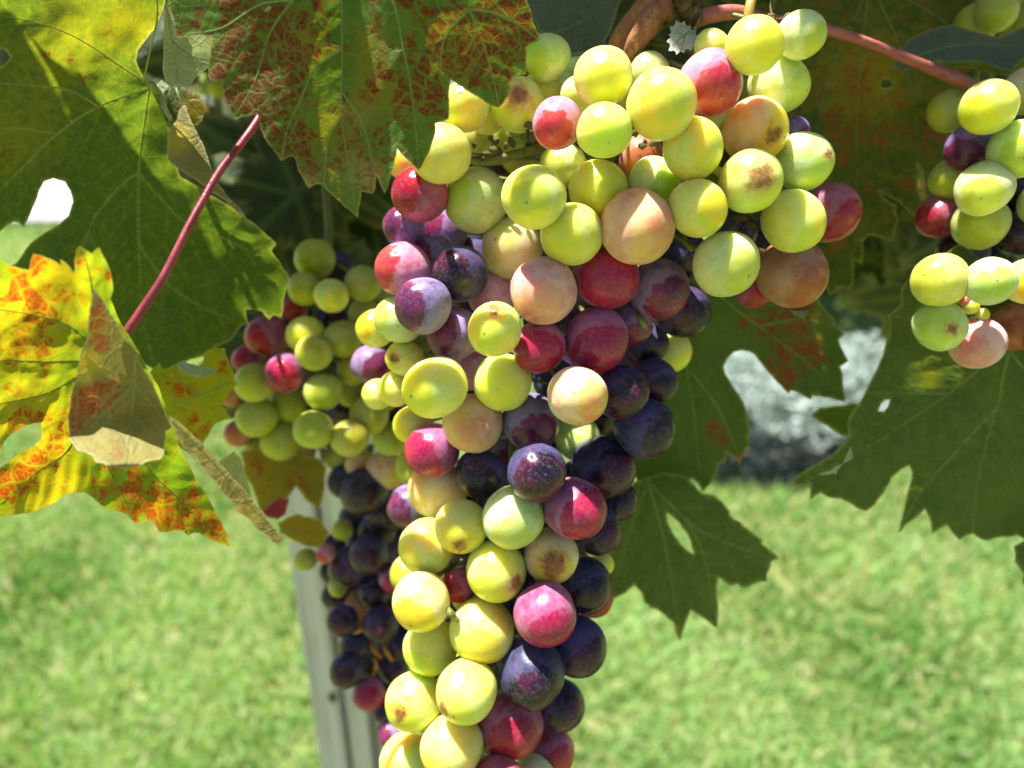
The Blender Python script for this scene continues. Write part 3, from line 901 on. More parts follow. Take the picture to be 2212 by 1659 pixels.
B3 = [('yel', 0, 0, None, 0.16), ('yel', 120, 600, 100, 0.6), ('yel', 40, 720, 80, 0.5), ('yel', 60, 900, 110, 0.5), ('yel', 100, 1060, 100, 0.7),
      ('red', 90, 640, 55, 0.78), ('red', 30, 620, 50, 0.55), ('red', 175, 560, 34, 0.7), ('red', 80, 560, 30, 0.8), ('red', 232, 590, 20, 0.7), ('red', 100, 745, 55, 0.8), ('red', 30, 730, 40, 0.55), ('red', 150, 640, 30, 0.6), ('red', 20, 880, 60, 0.5), ('red', 40, 800, 40, 0.4), ('red', 100, 900, 40, 0.45),
      ('red', 15, 1045, 45, 0.95), ('red', 80, 1000, 60, 0.6), ('red', 130, 960, 50, 0.5), ('red', 300, 1080, 90, 0.7), ('red', 400, 1110, 80, 0.75), ('red', 230, 1060, 60, 0.45), ('red', 470, 1150, 40, 0.5)]
make_leaf(L3, 0.182, ML3, (0.0, 0.78), (), V3, 6.2, B3, 'glowing yellow leaf with red blotches at the left edge of the picture', 0.0012, 0.0030, None, vein_mat=M_VEIN_DK,
          petiole=[(268, 728, 0.172), (300, 680, 0.1725), (352, 600, 0.174), (402, 500, 0.177), (440, 430, 0.180), (478, 366, 0.183), (525, 305, 0.186), (562, 252, 0.190), (640, 120, 0.20)], pet_r=0.00100)
# its curled flap, seen from below
flap = [(202, 620), (197, 650), (192, 686), (190, 715), (189, 733), (177, 754), (168, 790), (157, 840), (152, 875), (147, 903), (149, 925), (150, 942), (158, 960), (167, 973), (185, 976), (200, 984), (206, 998), (222, 1000), (240, 1006), (267, 1013), (288, 1009), (307, 1003),
        (328, 994), (345, 992), (353, 983), (357, 955), (358, 932), (371, 923), (352, 880), (333, 836), (316, 806), (300, 780), (290, 750), (283, 743), (272, 735), (260, 713), (245, 685), (230, 660), (216, 640)]
make_leaf(flap, 0.168, ML3b, (0.20, 0.62), (), [[(292, 760), (290, 830), (283, 900), (275, 960)], [(290, 830), (250, 870), (200, 920)]], 5.0,
          [('red', 210, 870, 45, 0.75), ('red', 160, 915, 22, 1.0), ('red', 170, 855, 28, 0.7), ('red', 205, 690, 30, 0.6), ('red', 215, 740, 22, 0.45), ('yel', 185, 790, 35, 1.0), ('yel', 200, 700, 30, 0.6), ('red', 240, 835, 40, 0.65), ('red', 0, 0, None, 0.12), ('yel', 0, 0, None, 0.1), ('dry', 160, 960, 20, 0.5)],
          'curled olive flap with a sunlit lower edge, in front of the yellow leaf', 0.0006, 0.0010, lambda x, y: -0.018 * np.clip((y - 905 - 0.25 * (290 - x) * 0) / 80, 0, 1.2) ** 1.6 + 0.004 * np.clip((x - 260) / 110, -1, 1) ** 2)
blade = [(365, 900), (382, 908), (402, 925), (428, 950), (452, 975), (482, 1008), (512, 1040), (540, 1072), (566, 1104), (585, 1132), (604, 1156), (628, 1160), (612, 1166), (600, 1176), (588, 1170), (574, 1155), (552, 1140), (536, 1120), (518, 1108), (500, 1082), (480, 1064), (462, 1036), (440, 1014), (420, 990), (398, 968), (380, 940)]
make_leaf(blade, 0.172, ML3b, (0.5, 0.6), (), [[(372, 912), (450, 990), (530, 1080), (604, 1160)]], 4.5, [('yel', 530, 1115, 40, 0.8), ('dry', 0, 0, None, 0.4)], 'narrow dry curled leaf edge pointing down to the right', 0.0010, 0.0010)
# yellow leaf behind
make_leaf([(322, 806), (345, 783), (352, 800), (380, 786), (420, 792), (437, 796), (440, 762), (462, 752), (486, 752), (492, 775), (503, 800), (512, 830), (492, 855), (478, 872), (500, 905), (482, 908), (465, 915), (450, 940), (437, 962), (415, 985), (380, 960), (350, 880)], 0.240, ML3, (0.0, 0.8), (),
          [[(500, 825), (430, 855), (380, 870), (340, 880)], [(430, 855), (400, 830), (350, 815)]], 6.0, [('yel', 0, 0, None, 0.5), ('red', 370, 820, 30, 0.6), ('red', 400, 860, 30, 0.6), ('red', 420, 920, 40, 0.6), ('red', 480, 790, 18, 0.8)], 'small yellow leaf with orange blotches left of the shaded bunch', 0.0008, 0.002)
make_leaf([(382, 788), (395, 779), (430, 790), (462, 796), (468, 806), (440, 816), (410, 812), (390, 804)], 0.225, MLP, (0, -0.8), (), [], 4.5, [], None, 0, 0.0006)  # pale scrap added in place of a sunlit spot on the yellow leaf
make_leaf([(520, 975), (560, 968), (600, 985), (640, 980), (690, 990), (705, 1010), (700, 1060), (690, 1100), (660, 1080), (640, 1050), (622, 1075), (618, 1105), (590, 1110), (560, 1100), (548, 1060), (530, 1030)], 0.30, ML9, (0.1, 0.3), (),
          [[(610, 985), (600, 1040), (590, 1100)], [(620, 985), (660, 1030), (690, 1090)]], 7, [('yel', 0, 0, None, 0.7), ('red', 550, 1010, 30, 0.7), ('red', 655, 1040, 40, 0.6)], 'small olive and orange leaf under the shaded bunch', 0.0006, 0.002)
make_leaf([(470, 1000), (505, 975), (520, 990), (535, 1040), (548, 1100), (560, 1140), (530, 1110), (500, 1060)], 0.225, MLP, (0.3, 0.4), (), [], 5, [('yel', 0, 0, None, 0.4), ('red', 500, 1040, 30, 0.2)], None, 0, 0.001)
make_leaf([(565, 1105), (600, 1072), (626, 1078), (618, 1110), (600, 1122), (578, 1118)], 0.285, leaf_material('leaf_magenta', (0.25, 0.01, 0.05), (0.30, 0.02, 0.05), vein=(0.3, 0.05, 0.06), trans=0.4, seed=15, tcol=(1.6, 1, 1)), (0, 0.3), (), [], 6, [], 'small magenta leaf scrap under the shaded bunch', 0, 0.001)
make_leaf([(600, 1130), (640, 1110), (690, 1120), (712, 1150), (690, 1185), (660, 1180), (630, 1165), (605, 1150)], 0.29, ML9, (0.1, 0.4), (), [[(605, 1140), (690, 1160)]], 6, [('yel', 0, 0, None, 0.9)], 'small yellow leaf in front of the post', 0.0004, 0.001)

# right of the main bunch
L6 = [(1360, 640), (1480, 600), (1600, 560), (1720, 570), (1765, 640), (1780, 665), (1793, 682), (1800, 684), (1806, 700), (1823, 723), (1812, 734), (1820, 755), (1833, 780), (1815, 792), (1820, 806), (1825, 868), (1790, 860), (1755, 855), (1751, 864), (1730, 852), (1708, 844), (1704, 850), (1675, 822), (1655, 800), (1642, 783), (1630, 767), (1618, 760), (1600, 757), (1585, 761), (1572, 775), (1563, 793), (1567, 808), (1578, 825),
      (1595, 850), (1608, 873), (1615, 897), (1619, 920), (1617, 945), (1620, 968), (1610, 972), (1604, 985), (1598, 1004), (1588, 990), (1570, 978), (1567, 1000), (1553, 1002), (1550, 1020), (1536, 1045), (1519, 1063), (1508, 1045), (1495, 1032), (1480, 1052), (1440, 1060), (1390, 1075), (1360, 1000), (1330, 850)]
make_leaf(L6, 0.264, ML6, (0.0, 0.40), (), [[(1500, 590), (1580, 660), (1640, 705), (1740, 780), (1815, 850)], [(1500, 590), (1480, 750), (1500, 900), (1515, 1050)], [(1490, 800), (1550, 880), (1598, 990)], [(1640, 705), (1720, 690), (1800, 700)]], 7,
          [('red', 1700, 700, 70, 0.75), ('red', 1690, 815, 40, 0.8), ('red', 1620, 700, 40, 0.5), ('red', 1750, 770, 60, 0.5), ('red', 1545, 930, 30, 0.75), ('red', 1600, 990, 16, 0.9), ('red', 1720, 650, 50, 0.7), ('red', 1560, 970, 30, 0.35), ('yel', 1560, 1000, 60, 0.3)],
          'dark green leaf with red blotches, just right of the main bunch, with a deep notch', 0.0014, 0.003)
make_leaf([(1700, 612), (1745, 618), (1776, 622), (1770, 640), (1758, 655), (1735, 690), (1715, 680), (1690, 650)], 0.2575, MLP, (0, -0.9), (), [], 5.5, [('red', 0, 0, None, 0.15), ('yel', 0, 0, None, 0.3)], None, 0, 0.001)
L7 = [(1300, 1180), (1330, 1090), (1370, 1040), (1430, 1020), (1480, 1030), (1500, 1048), (1518, 1066), (1542, 1070), (1562, 1085), (1577, 1104), (1576, 1112), (1600, 1128), (1640, 1162), (1648, 1166), (1645, 1173), (1662, 1188), (1682, 1206), (1665, 1214), (1664, 1226), (1657, 1240), (1657, 1256), (1630, 1262), (1605, 1270), (1592, 1262), (1578, 1266), (1553, 1248), (1548, 1275), (1552, 1310), (1549, 1358), (1532, 1345), (1510, 1330), (1492, 1318), (1482, 1345), (1470, 1386), (1460, 1365), (1454, 1345),
      (1436, 1330), (1420, 1318), (1405, 1312), (1392, 1302), (1385, 1280), (1370, 1264), (1352, 1280), (1330, 1292), (1308, 1300), (1290, 1240)]
make_leaf(L7, 0.282, ML8, (0.05, 0.40), [[(1440, 1108), (1452, 1114), (1467, 1130), (1482, 1150), (1492, 1170), (1499, 1196), (1486, 1190), (1470, 1174), (1452, 1150), (1442, 1128)]],
          [[(1400, 1040), (1480, 1120), (1540, 1160), (1670, 1208)], [(1400, 1040), (1430, 1150), (1450, 1250), (1470, 1375)], [(1480, 1120), (1520, 1200), (1548, 1345)], [(1400, 1040), (1360, 1150), (1320, 1290)]], 7.5, [('yel', 1520, 1200, 70, 0.3)],
          'dark olive toothed leaf below the notched leaf, hanging over the lawn', 0.0012, 0.003)
L8 = [(2080, 520), (2020, 560), (1972, 593), (1955, 610), (1946, 628), (1947, 656), (1930, 672), (1917, 681), (1922, 698), (1921, 712), (1914, 740), (1908, 766), (1897, 790), (1885, 813), (1872, 840), (1862, 860), (1846, 882), (1833, 904), (1831, 922), (1835, 941), (1820, 960), (1802, 978), (1768, 1000), (1732, 1020), (1713, 1036), (1713, 1048), (1730, 1048), (1750, 1046), (1751, 1062), (1748, 1081), (1762, 1070), (1774, 1064), (1793, 1076), (1816, 1077), (1845, 1094), (1873, 1104), (1886, 1094), (1898, 1078), (1914, 1055), (1927, 1032), (1945, 1015), (1963, 1006), (1970, 1020), (1966, 1045), (1958, 1080), (1940, 1153), (1968, 1126), (1998, 1100), (2007, 1118),
      (2013, 1154), (2030, 1142), (2045, 1135), (2058, 1152), (2072, 1167), (2086, 1158), (2101, 1153), (2115, 1163), (2131, 1169), (2165, 1160), (2198, 1156), (2240, 1175), (2290, 1150), (2360, 1170), (2430, 1090), (2490, 1000), (2480, 860), (2520, 740), (2420, 620), (2300, 560), (2190, 640)]
make_leaf(L8, 0.256, ML8, (0.0, 0.42), [[(1898, 888), (1902, 874), (1912, 864), (1922, 864), (1919, 876), (1910, 888)]],
          [[(2180, 758), (2120, 795), (2050, 850), (1973, 902), (1900, 950), (1740, 1040)], [(2180, 760), (2165, 820), (2156, 874), (2130, 960), (2110, 1050), (2100, 1150)], [(2182, 755), (2100, 740), (2000, 700), (1925, 682)], [(2156, 874), (2080, 960), (1990, 1060), (1945, 1145)], [(2182, 760), (2260, 860), (2340, 1000), (2400, 1090)], [(2182, 756), (2300, 740), (2500, 760)], [(2050, 850), (1960, 850), (1870, 850)]], 7,
          [('yel', 2010, 810, 26, 0.9), ('yel', 0, 0, None, 0.06), ('red', 1950, 705, 18, 0.5), ('yel', 2160, 1080, 80, 0.3), ('red', 2060, 1020, 12, 0.4)], 'large dark olive green leaf below the right hand bunch', 0.0013, 0.0032,
          petiole=[(2182, 757, 0.255), (2230, 720, 0.25), (2300, 560, 0.26), (2330, 300, 0.27)], pet_mat=M_VEIN_DK)
# pale folded tip on its left lobe
make_leaf([(1868, 985), (1842, 990), (1815, 1004), (1790, 1018), (1768, 1026), (1788, 1025), (1802, 1021), (1805, 1026), (1815, 1008), (1826, 988), (1838, 964)][1:], 0.2475, MLP, (0.2, 0.3), (), [], 4.5, [], None, 0, 0.0004)
L9 = [(1690, -160), (1850, -200), (2010, -170), (2100, -60), (2122, 80), (2110, 280), (2070, 420), (2030, 458), (1990, 468), (1974, 466), (1955, 450), (1940, 437), (1918, 424), (1899, 412), (1910, 428), (1938, 443), (1935, 458), (1941, 474), (1928, 522), (1902, 514), (1876, 509), (1864, 522), (1864, 552), (1863, 571), (1843, 562), (1845, 590), (1844, 615), (1833, 628), (1820, 620), (1812, 624), (1792, 638), (1765, 570), (1710, 450), (1670, 300), (1660, 60)]
make_leaf(L9, 0.270, ML9, (0.05, -0.05), [[(1902, 180), (1908, 172), (1920, 172), (1930, 180), (1926, 187), (1912, 190), (1904, 188)]],
          [[(1880, -40), (1860, 120), (1850, 280), (1850, 450), (1838, 620)], [(1880, -40), (1800, 150), (1760, 300), (1750, 480)], [(1880, -40), (1950, 120), (1980, 280), (1985, 455)], [(1880, -40), (2000, 20), (2100, 90)]], 8,
          [('yel', 0, 0, None, 0.32), ('red', 0, 0, None, 0.22), ('yel', 1870, 170, 90, 0.5), ('red', 1820, 150, 60, 0.5), ('red', 1860, 190, 40, 0.55), ('red', 1900, 290, 30, 0.6), ('red', 2010, 300, 40, 0.7), ('red', 1800, 340, 50, 0.5), ('red', 1860, 400, 30, 0.5), ('red', 1960, 400, 25, 0.5), ('red', 1820, 250, 60, 0.3)], 'mottled yellow brown leaf in shade behind the pink stalk', 0.001, 0.003)
L10 = [(1930, 140), (1942, 112), (1962, 85), (2000, 66), (2060, 52), (2110, 68), (2160, 80), (2250, 40), (2330, 90), (2290, 120), (2240, 112), (2212, 126), (2196, 140), (2186, 154), (2165, 152), (2138, 140), (2110, 133), (2060, 136), (2020, 133), (1996, 148), (1965, 152), (1938, 150)]
make_leaf(L10, 0.236, ML10, (0.0, -1.2), (), [[(1935, 146), (2010, 110), (2100, 95), (2200, 100)]], 6, [], 'grey green downy leaf seen nearly edge on at the upper right', 0.0008, 0.002)
make_leaf([(2016, 131), (2060, 133), (2110, 131), (2138, 138), (2165, 150), (2186, 152), (2196, 138), (2212, 124), (2245, 112), (2250, 122), (2214, 142), (2198, 158), (2180, 164), (2150, 160), (2110, 150), (2060, 146)], 0.2305, leaf_material('leaf_edge_lit', (0.16, 0.20, 0.02), (0.2, 0.23, 0.03), vein=(0.3, 0.3, 0.05), rim=(0.42, 0.42, 0.12), trans=0.5, seed=16), (0, 0.9), (), [], 4.5, [('yel', 0, 0, None, 0.2)], 'curled yellow green rim of the downy leaf', 0, 0.0006)
make_leaf([(1125, -90), (1345, -100), (1350, -20), (1332, 30), (1312, 80), (1300, 112), (1270, 128), (1240, 130), (1212, 112), (1190, 90), (1170, 84), (1150, 40), (1130, 0)], 0.243, ML10, (0, -0.2), (),
          [[(1150, 60), (1200, 70), (1290, 30)], [(1165, 70), (1240, 110)]], 6, [], 'dark grey green leaf behind the cane top', 0.0008, 0.002)
# tiny downy young leaf on the shoot
cxq, cyq = 1474, 82
tiny = []
for i in range(26):
    a = 2 * math.pi * i / 26
    rr = (37 if i % 2 == 0 else 29) * (1 + 0.12 * math.sin(3 * a + 1))
    tiny.append((cxq + rr * 0.98 * math.cos(a), cyq + rr * math.sin(a)))
make_leaf(tiny, 0.1995, MLF, (0.2, -0.4), (), [[(1500, 60), (1474, 80), (1445, 105)], [(1480, 76), (1470, 110)], [(1478, 78), (1448, 70)]], 2.8, [], 'tiny downy whitish young leaf with a toothed edge above the top grapes', 0.0010, 0.0012, side_gap=14, vein_w=3,
          petiole=[(1502, 62, 0.1995), (1512, 40, 0.204), (1515, 20, 0.208)], pet_mat=M_STEM, pet_r=0.0004)
# leaf at the right edge
make_leaf([(2190, 1180), (2230, 1160), (2330, 1190), (2360, 1300), (2300, 1330), (2240, 1280), (2208, 1262), (2212, 1240), (2192, 1215)], 0.262, ML8, (0, 0), (), [[(2330, 1210), (2260, 1215), (2196, 1210)]], 8, [], 'tip of a dark leaf at the right edge above the lawn', 0.0008, 0.002)
make_leaf([(1752, 900), (1770, 880), (1800, 876), (1850, 870), (1870, 890), (1850, 940), (1838, 946), (1800, 930), (1776, 915)], 0.30, ML6, (0, 0), (), [[(1860, 880), (1760, 900)]], 8, [], None, 0.0008, 0.002)
make_leaf([(1560, -60), (1720, -80), (1790, -30), (1770, 20), (1745, 45), (1720, 20), (1690, 40), (1650, 15), (1600, 30), (1560, 0)], 0.285, ML9, (0, 0), (), [[(1680, -60), (1720, 10)]], 8, [('yel', 0, 0, None, 0.2)], None, 0.0008, 0.002)


# generic leaves of the rest of the vine (shade above, darkness behind)
def generic_leaf_mesh(sd):
    r = random.Random(sd)
    tips = [(90, 1.0), (32, .9), (148, .9), (-28, .72), (208, .72)]
    n = 60
    rad = []
    for i in range(n):
        a = -90 + 360 * i / n
        v = 0.0
        for ta, tr in tips:
            d = abs((a - ta + 180) % 360 - 180)
            v = max(v, tr * math.exp(-(d / 30.0) ** 2))
        base = 0.52 if abs((a + 90 + 180) % 360 - 180) > 25 else 0.2
        v = max(v, base)
        v *= 1 + (0.07 if i % 2 else -0.05) + 0.05 * (r.random() - .5)
        rad.append((math.radians(a), v))
    V, Fc, lp = [], [], []
    rings = 4
    V.append(Vector((0, 0, 0)))
    for k in range(1, rings + 1):
        for a, v in rad:
            q = v * k / rings if k == rings else min(v, 1.0) * k / rings
            x, y = q * math.cos(a), q * math.sin(a)
            z = -0.22 * (x * x + y * y) + 0.10 * abs(x) + 0.09 * mnoise.noise(Vector((x * 2.2, y * 2.2, sd * 3.3))) - 0.05 * math.cos(5 * a) * q
            V.append(Vector((x, y, z)))
    for i in range(n):
        Fc.append((0, 1 + i, 1 + (i + 1) % n))
    for k in range(rings - 1):
        for i in range(n):
            a0 = 1 + k * n + i; a1 = 1 + k * n + (i + 1) % n
            Fc.append((a0, a0 + n, a1 + n, a1))
    me = mesh_from('leaf', V, Fc)
    X = np.array([(v.x, v.y) for v in V])
    d1 = np.full(len(X), 9.0)
    for ta, tr in tips:
        e = np.array([math.cos(math.radians(ta)), math.sin(math.radians(ta))]) * tr
        d1 = np.minimum(d1, seg_dist(X, [(0, 0), e])[0])
    for nm, val in (('v1', np.clip(1 - d1 / 0.05, 0, 1)), ('v2', np.zeros(len(X))), ('ed', np.concatenate([np.zeros(len(X) - n), np.full(n, .6)])),
                    ('red', np.full(len(X), 0.22 if sd % 2 else 0.0)), ('yel', np.full(len(X), 0.15)), ('dry', np.zeros(len(X)))):
        a = me.attributes.new(nm, 'FLOAT', 'POINT'); a.data.foreach_set('value', val.astype(np.float32))
    a = me.attributes.new('lp', 'FLOAT_VECTOR', 'POINT')
    a.data.foreach_set('vector', np.stack([X[:, 0] * 4, X[:, 1] * 4, np.full(len(X), sd * 1.0)], 1).reshape(-1).astype(np.float32))
    me.materials.append(MLC)
    return me

GL = [generic_leaf_mesh(s) for s in (1, 2, 3, 4)]
r2 = random.Random(11)
def put_leaf(loc, size, normal, spin):
    o = bpy.data.objects.new('leaf', r2.choice(GL))
    COL.objects.link(o)
    o.parent = VINE
    o.location = Vector(loc) - VINE.location
    q = Vector(normal).normalized().to_track_quat('Z', 'Y')
    o.rotation_euler = (q.to_matrix() @ Matrix.Rotation(spin, 3, 'Z')).to_euler()
    o.scale = (size,) * 3
    return o
# unseen vine roof above the frame, added to shade what hangs below: one mass of leaves nobody could count
def leaf_mass(spots):
    co, fc, at = [], [], {k: [] for k in ('v1', 'v2', 'ed', 'red', 'yel', 'dry')}
    lps = []
    off = 0
    base = []
    for me in GL:
        v = np.zeros(len(me.vertices) * 3); me.vertices.foreach_get('co', v)
        a_ = {}
        for k in at:
            q = np.zeros(len(me.vertices)); me.attributes[k].data.foreach_get('value', q); a_[k] = q
        lp = np.zeros(len(me.vertices) * 3); me.attributes['lp'].data.foreach_get('vector', lp)
        base.append((v.reshape(-1, 3), [tuple(p.vertices) for p in me.polygons], a_, lp))
    for loc, size, nrm, spin in spots:
        v, f, a_, lp = base[r2.randrange(len(base))]
        M = np.array((Vector(nrm).normalized().to_track_quat('Z', 'Y').to_matrix() @ Matrix.Rotation(spin, 3, 'Z')))
        co.append((v * size) @ M.T + np.array(loc) - np.array(VINE.location))
        fc += [tuple(i + off for i in p) for p in f]
        off += len(v)
        for k in at: at[k].append(a_[k])
        lps.append(lp)
    me = bpy.data.meshes.new('foliage')
    me.from_pydata(np.concatenate(co).tolist(), [], fc)
    me.polygons.foreach_set('use_smooth', [True] * len(me.polygons))
    for k in at:
        q = me.attributes.new(k, 'FLOAT', 'POINT'); q.data.foreach_set('value', np.concatenate(at[k]).astype(np.float32))
    q = me.attributes.new('lp', 'FLOAT_VECTOR', 'POINT'); q.data.foreach_set('vector', np.concatenate(lps).astype(np.float32))
    o = link('foliage', me, VINE.location, VINE, MLC)
    o['kind'] = 'stuff'
spots = []
nrm = lambda: (r2.gauss(0, .35), -0.15 + r2.gauss(0, .35), 1)
for i in range(420):
    x = r2.uniform(-.66, .66); y = (0.262 if x > -0.04 else 0.275) + 0.55 * r2.random() ** 1.1
    spots.append(((x, y, 1.36 + 0.20 * r2.random()), r2.uniform(.045, .067), nrm(), r2.random() * 6.3))
for i in range(54):
    if i % 4 == 0: continue
    x = r2.uniform(-.30, -.12) if i % 4 == 1 else r2.uniform(.06, .38)
    spots.append(((x, r2.uniform(.25, .33) if x < 0 else r2.uniform(.248, .34), r2.uniform(1.35, 1.46)), r2.uniform(.036, .056), nrm(), r2.random() * 6.3))
gaps = [P(95, 30, 0.196), P(310, 60, 0.203), P(245, 212, 0.212), P(290, 320, 0.222)]  # openings cut in the roof so sun patches reach the big green leaf
def in_gap(q):
    for g in gaps:
        d = Vector(q) - g
        if (d - SUN_TO * d.dot(SUN_TO)).length < 0.030: return True
    return False
leaf_mass([q for q in spots if not in_gap(q[0])])
# leaves added behind to turn the gaps between the front leaves dark
for i in range(46):
    px = r2.uniform(-150, 2400); py = r2.uniform(-220, 420); d = r2.uniform(0.36, 0.56)
    if px < 190 and py > 180: continue
    put_leaf(P(px, py, d), 0.045 + 0.02 * r2.random(), (r2.gauss(0, .4), -1, 0.35 + r2.gauss(0, .35)), r2.random() * 6.3)
for px, py, d in ((1880, 560, .46), (1960, 470, .50), (1990, 640, .45), (760, 470, .40), (650, 440, .42), (560, 430, .44), (820, 560, .40), (700, 560, .44), (1900, 400, .42), (2100, 640, .40), (2080, 480, .38), (2230, 500, .38), (1840, 560, .58), (1930, 560, .6), 
                  (640, 420, .345), (590, 360, .36), (700, 380, .37), (600, 560, .40), (540, 620, .37), (700, 660, .36), (800, 700, .36), (760, 830, .36), (640, 860, .37), (560, 740, .36)):
    put_leaf(P(px, py, d), 0.05, (r2.gauss(0, .3), -1, 0.3 + r2.gauss(0, .25)), r2.random() * 6.3)

for i in range(80):  # backing leaves added to keep lawn light out of the vine interior
    px, py = (r2.uniform(1480, 2450), r2.uniform(-250, 640)) if i % 2 else (r2.uniform(330, 1500), r2.uniform(-250, 600))
    if 1380 < px < 2000 and py > 540: continue
    put_leaf(P(px, py, r2.uniform(0.56, 0.74)), 0.055 + 0.02 * r2.random(), (r2.gauss(0, .4), -1, 0.3 + r2.gauss(0, .35)), r2.random() * 6.3)

# ------------------------------------------------------------------ grapes
def grape_mesh(sd):
    bm = bmesh.new()
    bmesh.ops.create_icosphere(bm, subdivisions=5, radius=1)
    for v in bm.verts:
        q = v.co.normalized()
        k = 1 + 0.055 * mnoise.noise(q * 0.9 + Vector((sd * 5.1, 0, 0))) + 0.008 * mnoise.noise(q * 2.5 + Vector((0, sd * 3.3, 0)))
        k -= 0.05 * math.exp(-((1 + q.z) / 0.03)) + 0.006 * math.exp(-((1 - q.z) / 0.004))
        v.co = Vector((q.x, q.y, q.z * 1.03)) * k
    me = bpy.data.meshes.new('grape'); bm.to_mesh(me); bm.free()
    me.polygons.foreach_set('use_smooth', [True] * len(me.polygons))
    me.materials.append(M_GRAPE)
    return me
GM = [grape_mesh(s) for s in range(5)]

# skin, second tone, bloom amount, bloom colour, rubbed blossom end, flesh (subsurface), specks
KIND = {
    'y': ((0.71, 0.63, 0.003), (0.59, 0.62, 0.006), 0.29, (0.84, 0.90, 0.62), 0.4, 1.0, 1),
    'g': ((0.47, 0.60, 0.03), (0.55, 0.60, 0.02), 0.40, (0.86, 0.91, 0.80), 0.45, 1.0, 1),
    'o': ((0.66, 0.27, 0.06), (0.66, 0.48, 0.06), 0.50, (0.84, 0.64, 0.60), 0.4, 1.0, .8),
    'oy': ((0.78, 0.46, 0.012), (0.68, 0.64, 0.012), 0.38, (0.90, 0.80, 0.66), 0.7, 1.0, 1),
    'p': ((0.58, 0.17, 0.16), (0.66, 0.29, 0.13), 0.60, (0.82, 0.60, 0.68), 0.35, 1.0, .7),
    'pg': ((0.70, 0.48, 0.15), (0.60, 0.58, 0.07), 0.50, (0.84, 0.72, 0.70), 0.5, 1.0, .7),
    'pp': ((0.50, 0.12, 0.24), (0.44, 0.10, 0.22), 0.66, (0.76, 0.57, 0.78), 0.3, .9, .4),
    'pr': ((0.46, 0.014, 0.050), (0.52, 0.055, 0.030), 0.54, (0.80, 0.54, 0.74), 0.6, .9, .5),
    'r': ((0.30, 0.005, 0.026), (0.40, 0.012, 0.020), 0.30, (0.60, 0.38, 0.60), 0.95, .85, .3),
    'm': ((0.30, 0.001, 0.060), (0.42, 0.001, 0.045), 0.36, (0.50, 0.38, 0.70), 1.15, .9, .2),
    'v': ((0.10, 0.002, 0.050), (0.20, 0.002, 0.045), 0.56, (0.36, 0.34, 0.62), 0.9, .6, .1),
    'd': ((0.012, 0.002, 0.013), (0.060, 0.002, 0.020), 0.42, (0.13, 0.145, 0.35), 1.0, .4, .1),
    'b': ((0.40, 0.11, 0.04), (0.50, 0.19, 0.03), 0.38, (0.58, 0.40, 0.36), 0.8, .9, .4),
    'k': ((0.46, 0.46, 0.02), (0.40, 0.43, 0.02), 0.26, (0.60, 0.62, 0.42), 0.5, 1.0, .5),
}
rg = random.Random(5)


def set_kind(o, k, spot=None, spot_size=0.0):
    s1, s2, bl, bc, rub, fl, sp = KIND[k]
    j = lambda c: [max(0.003, x * (1 + rg.uniform(-0.10, 0.10))) for x in c]
    o['skin'] = j(s1); o['skin_two'] = j(s2)
    o['bloom'] = bl * rg.uniform(0.8, 1.2); o['bloom_colour'] = j(bc)
    o['rub'] = rub * rg.uniform(0.7, 1.1); o['flesh'] = float(fl); o['specks'] = float(sp)
    o['spot'] = [float(x) for x in (spot if spot else (0, 0, -3))]
    o['spot_size'] = float(spot_size if spot_size else 0.2)


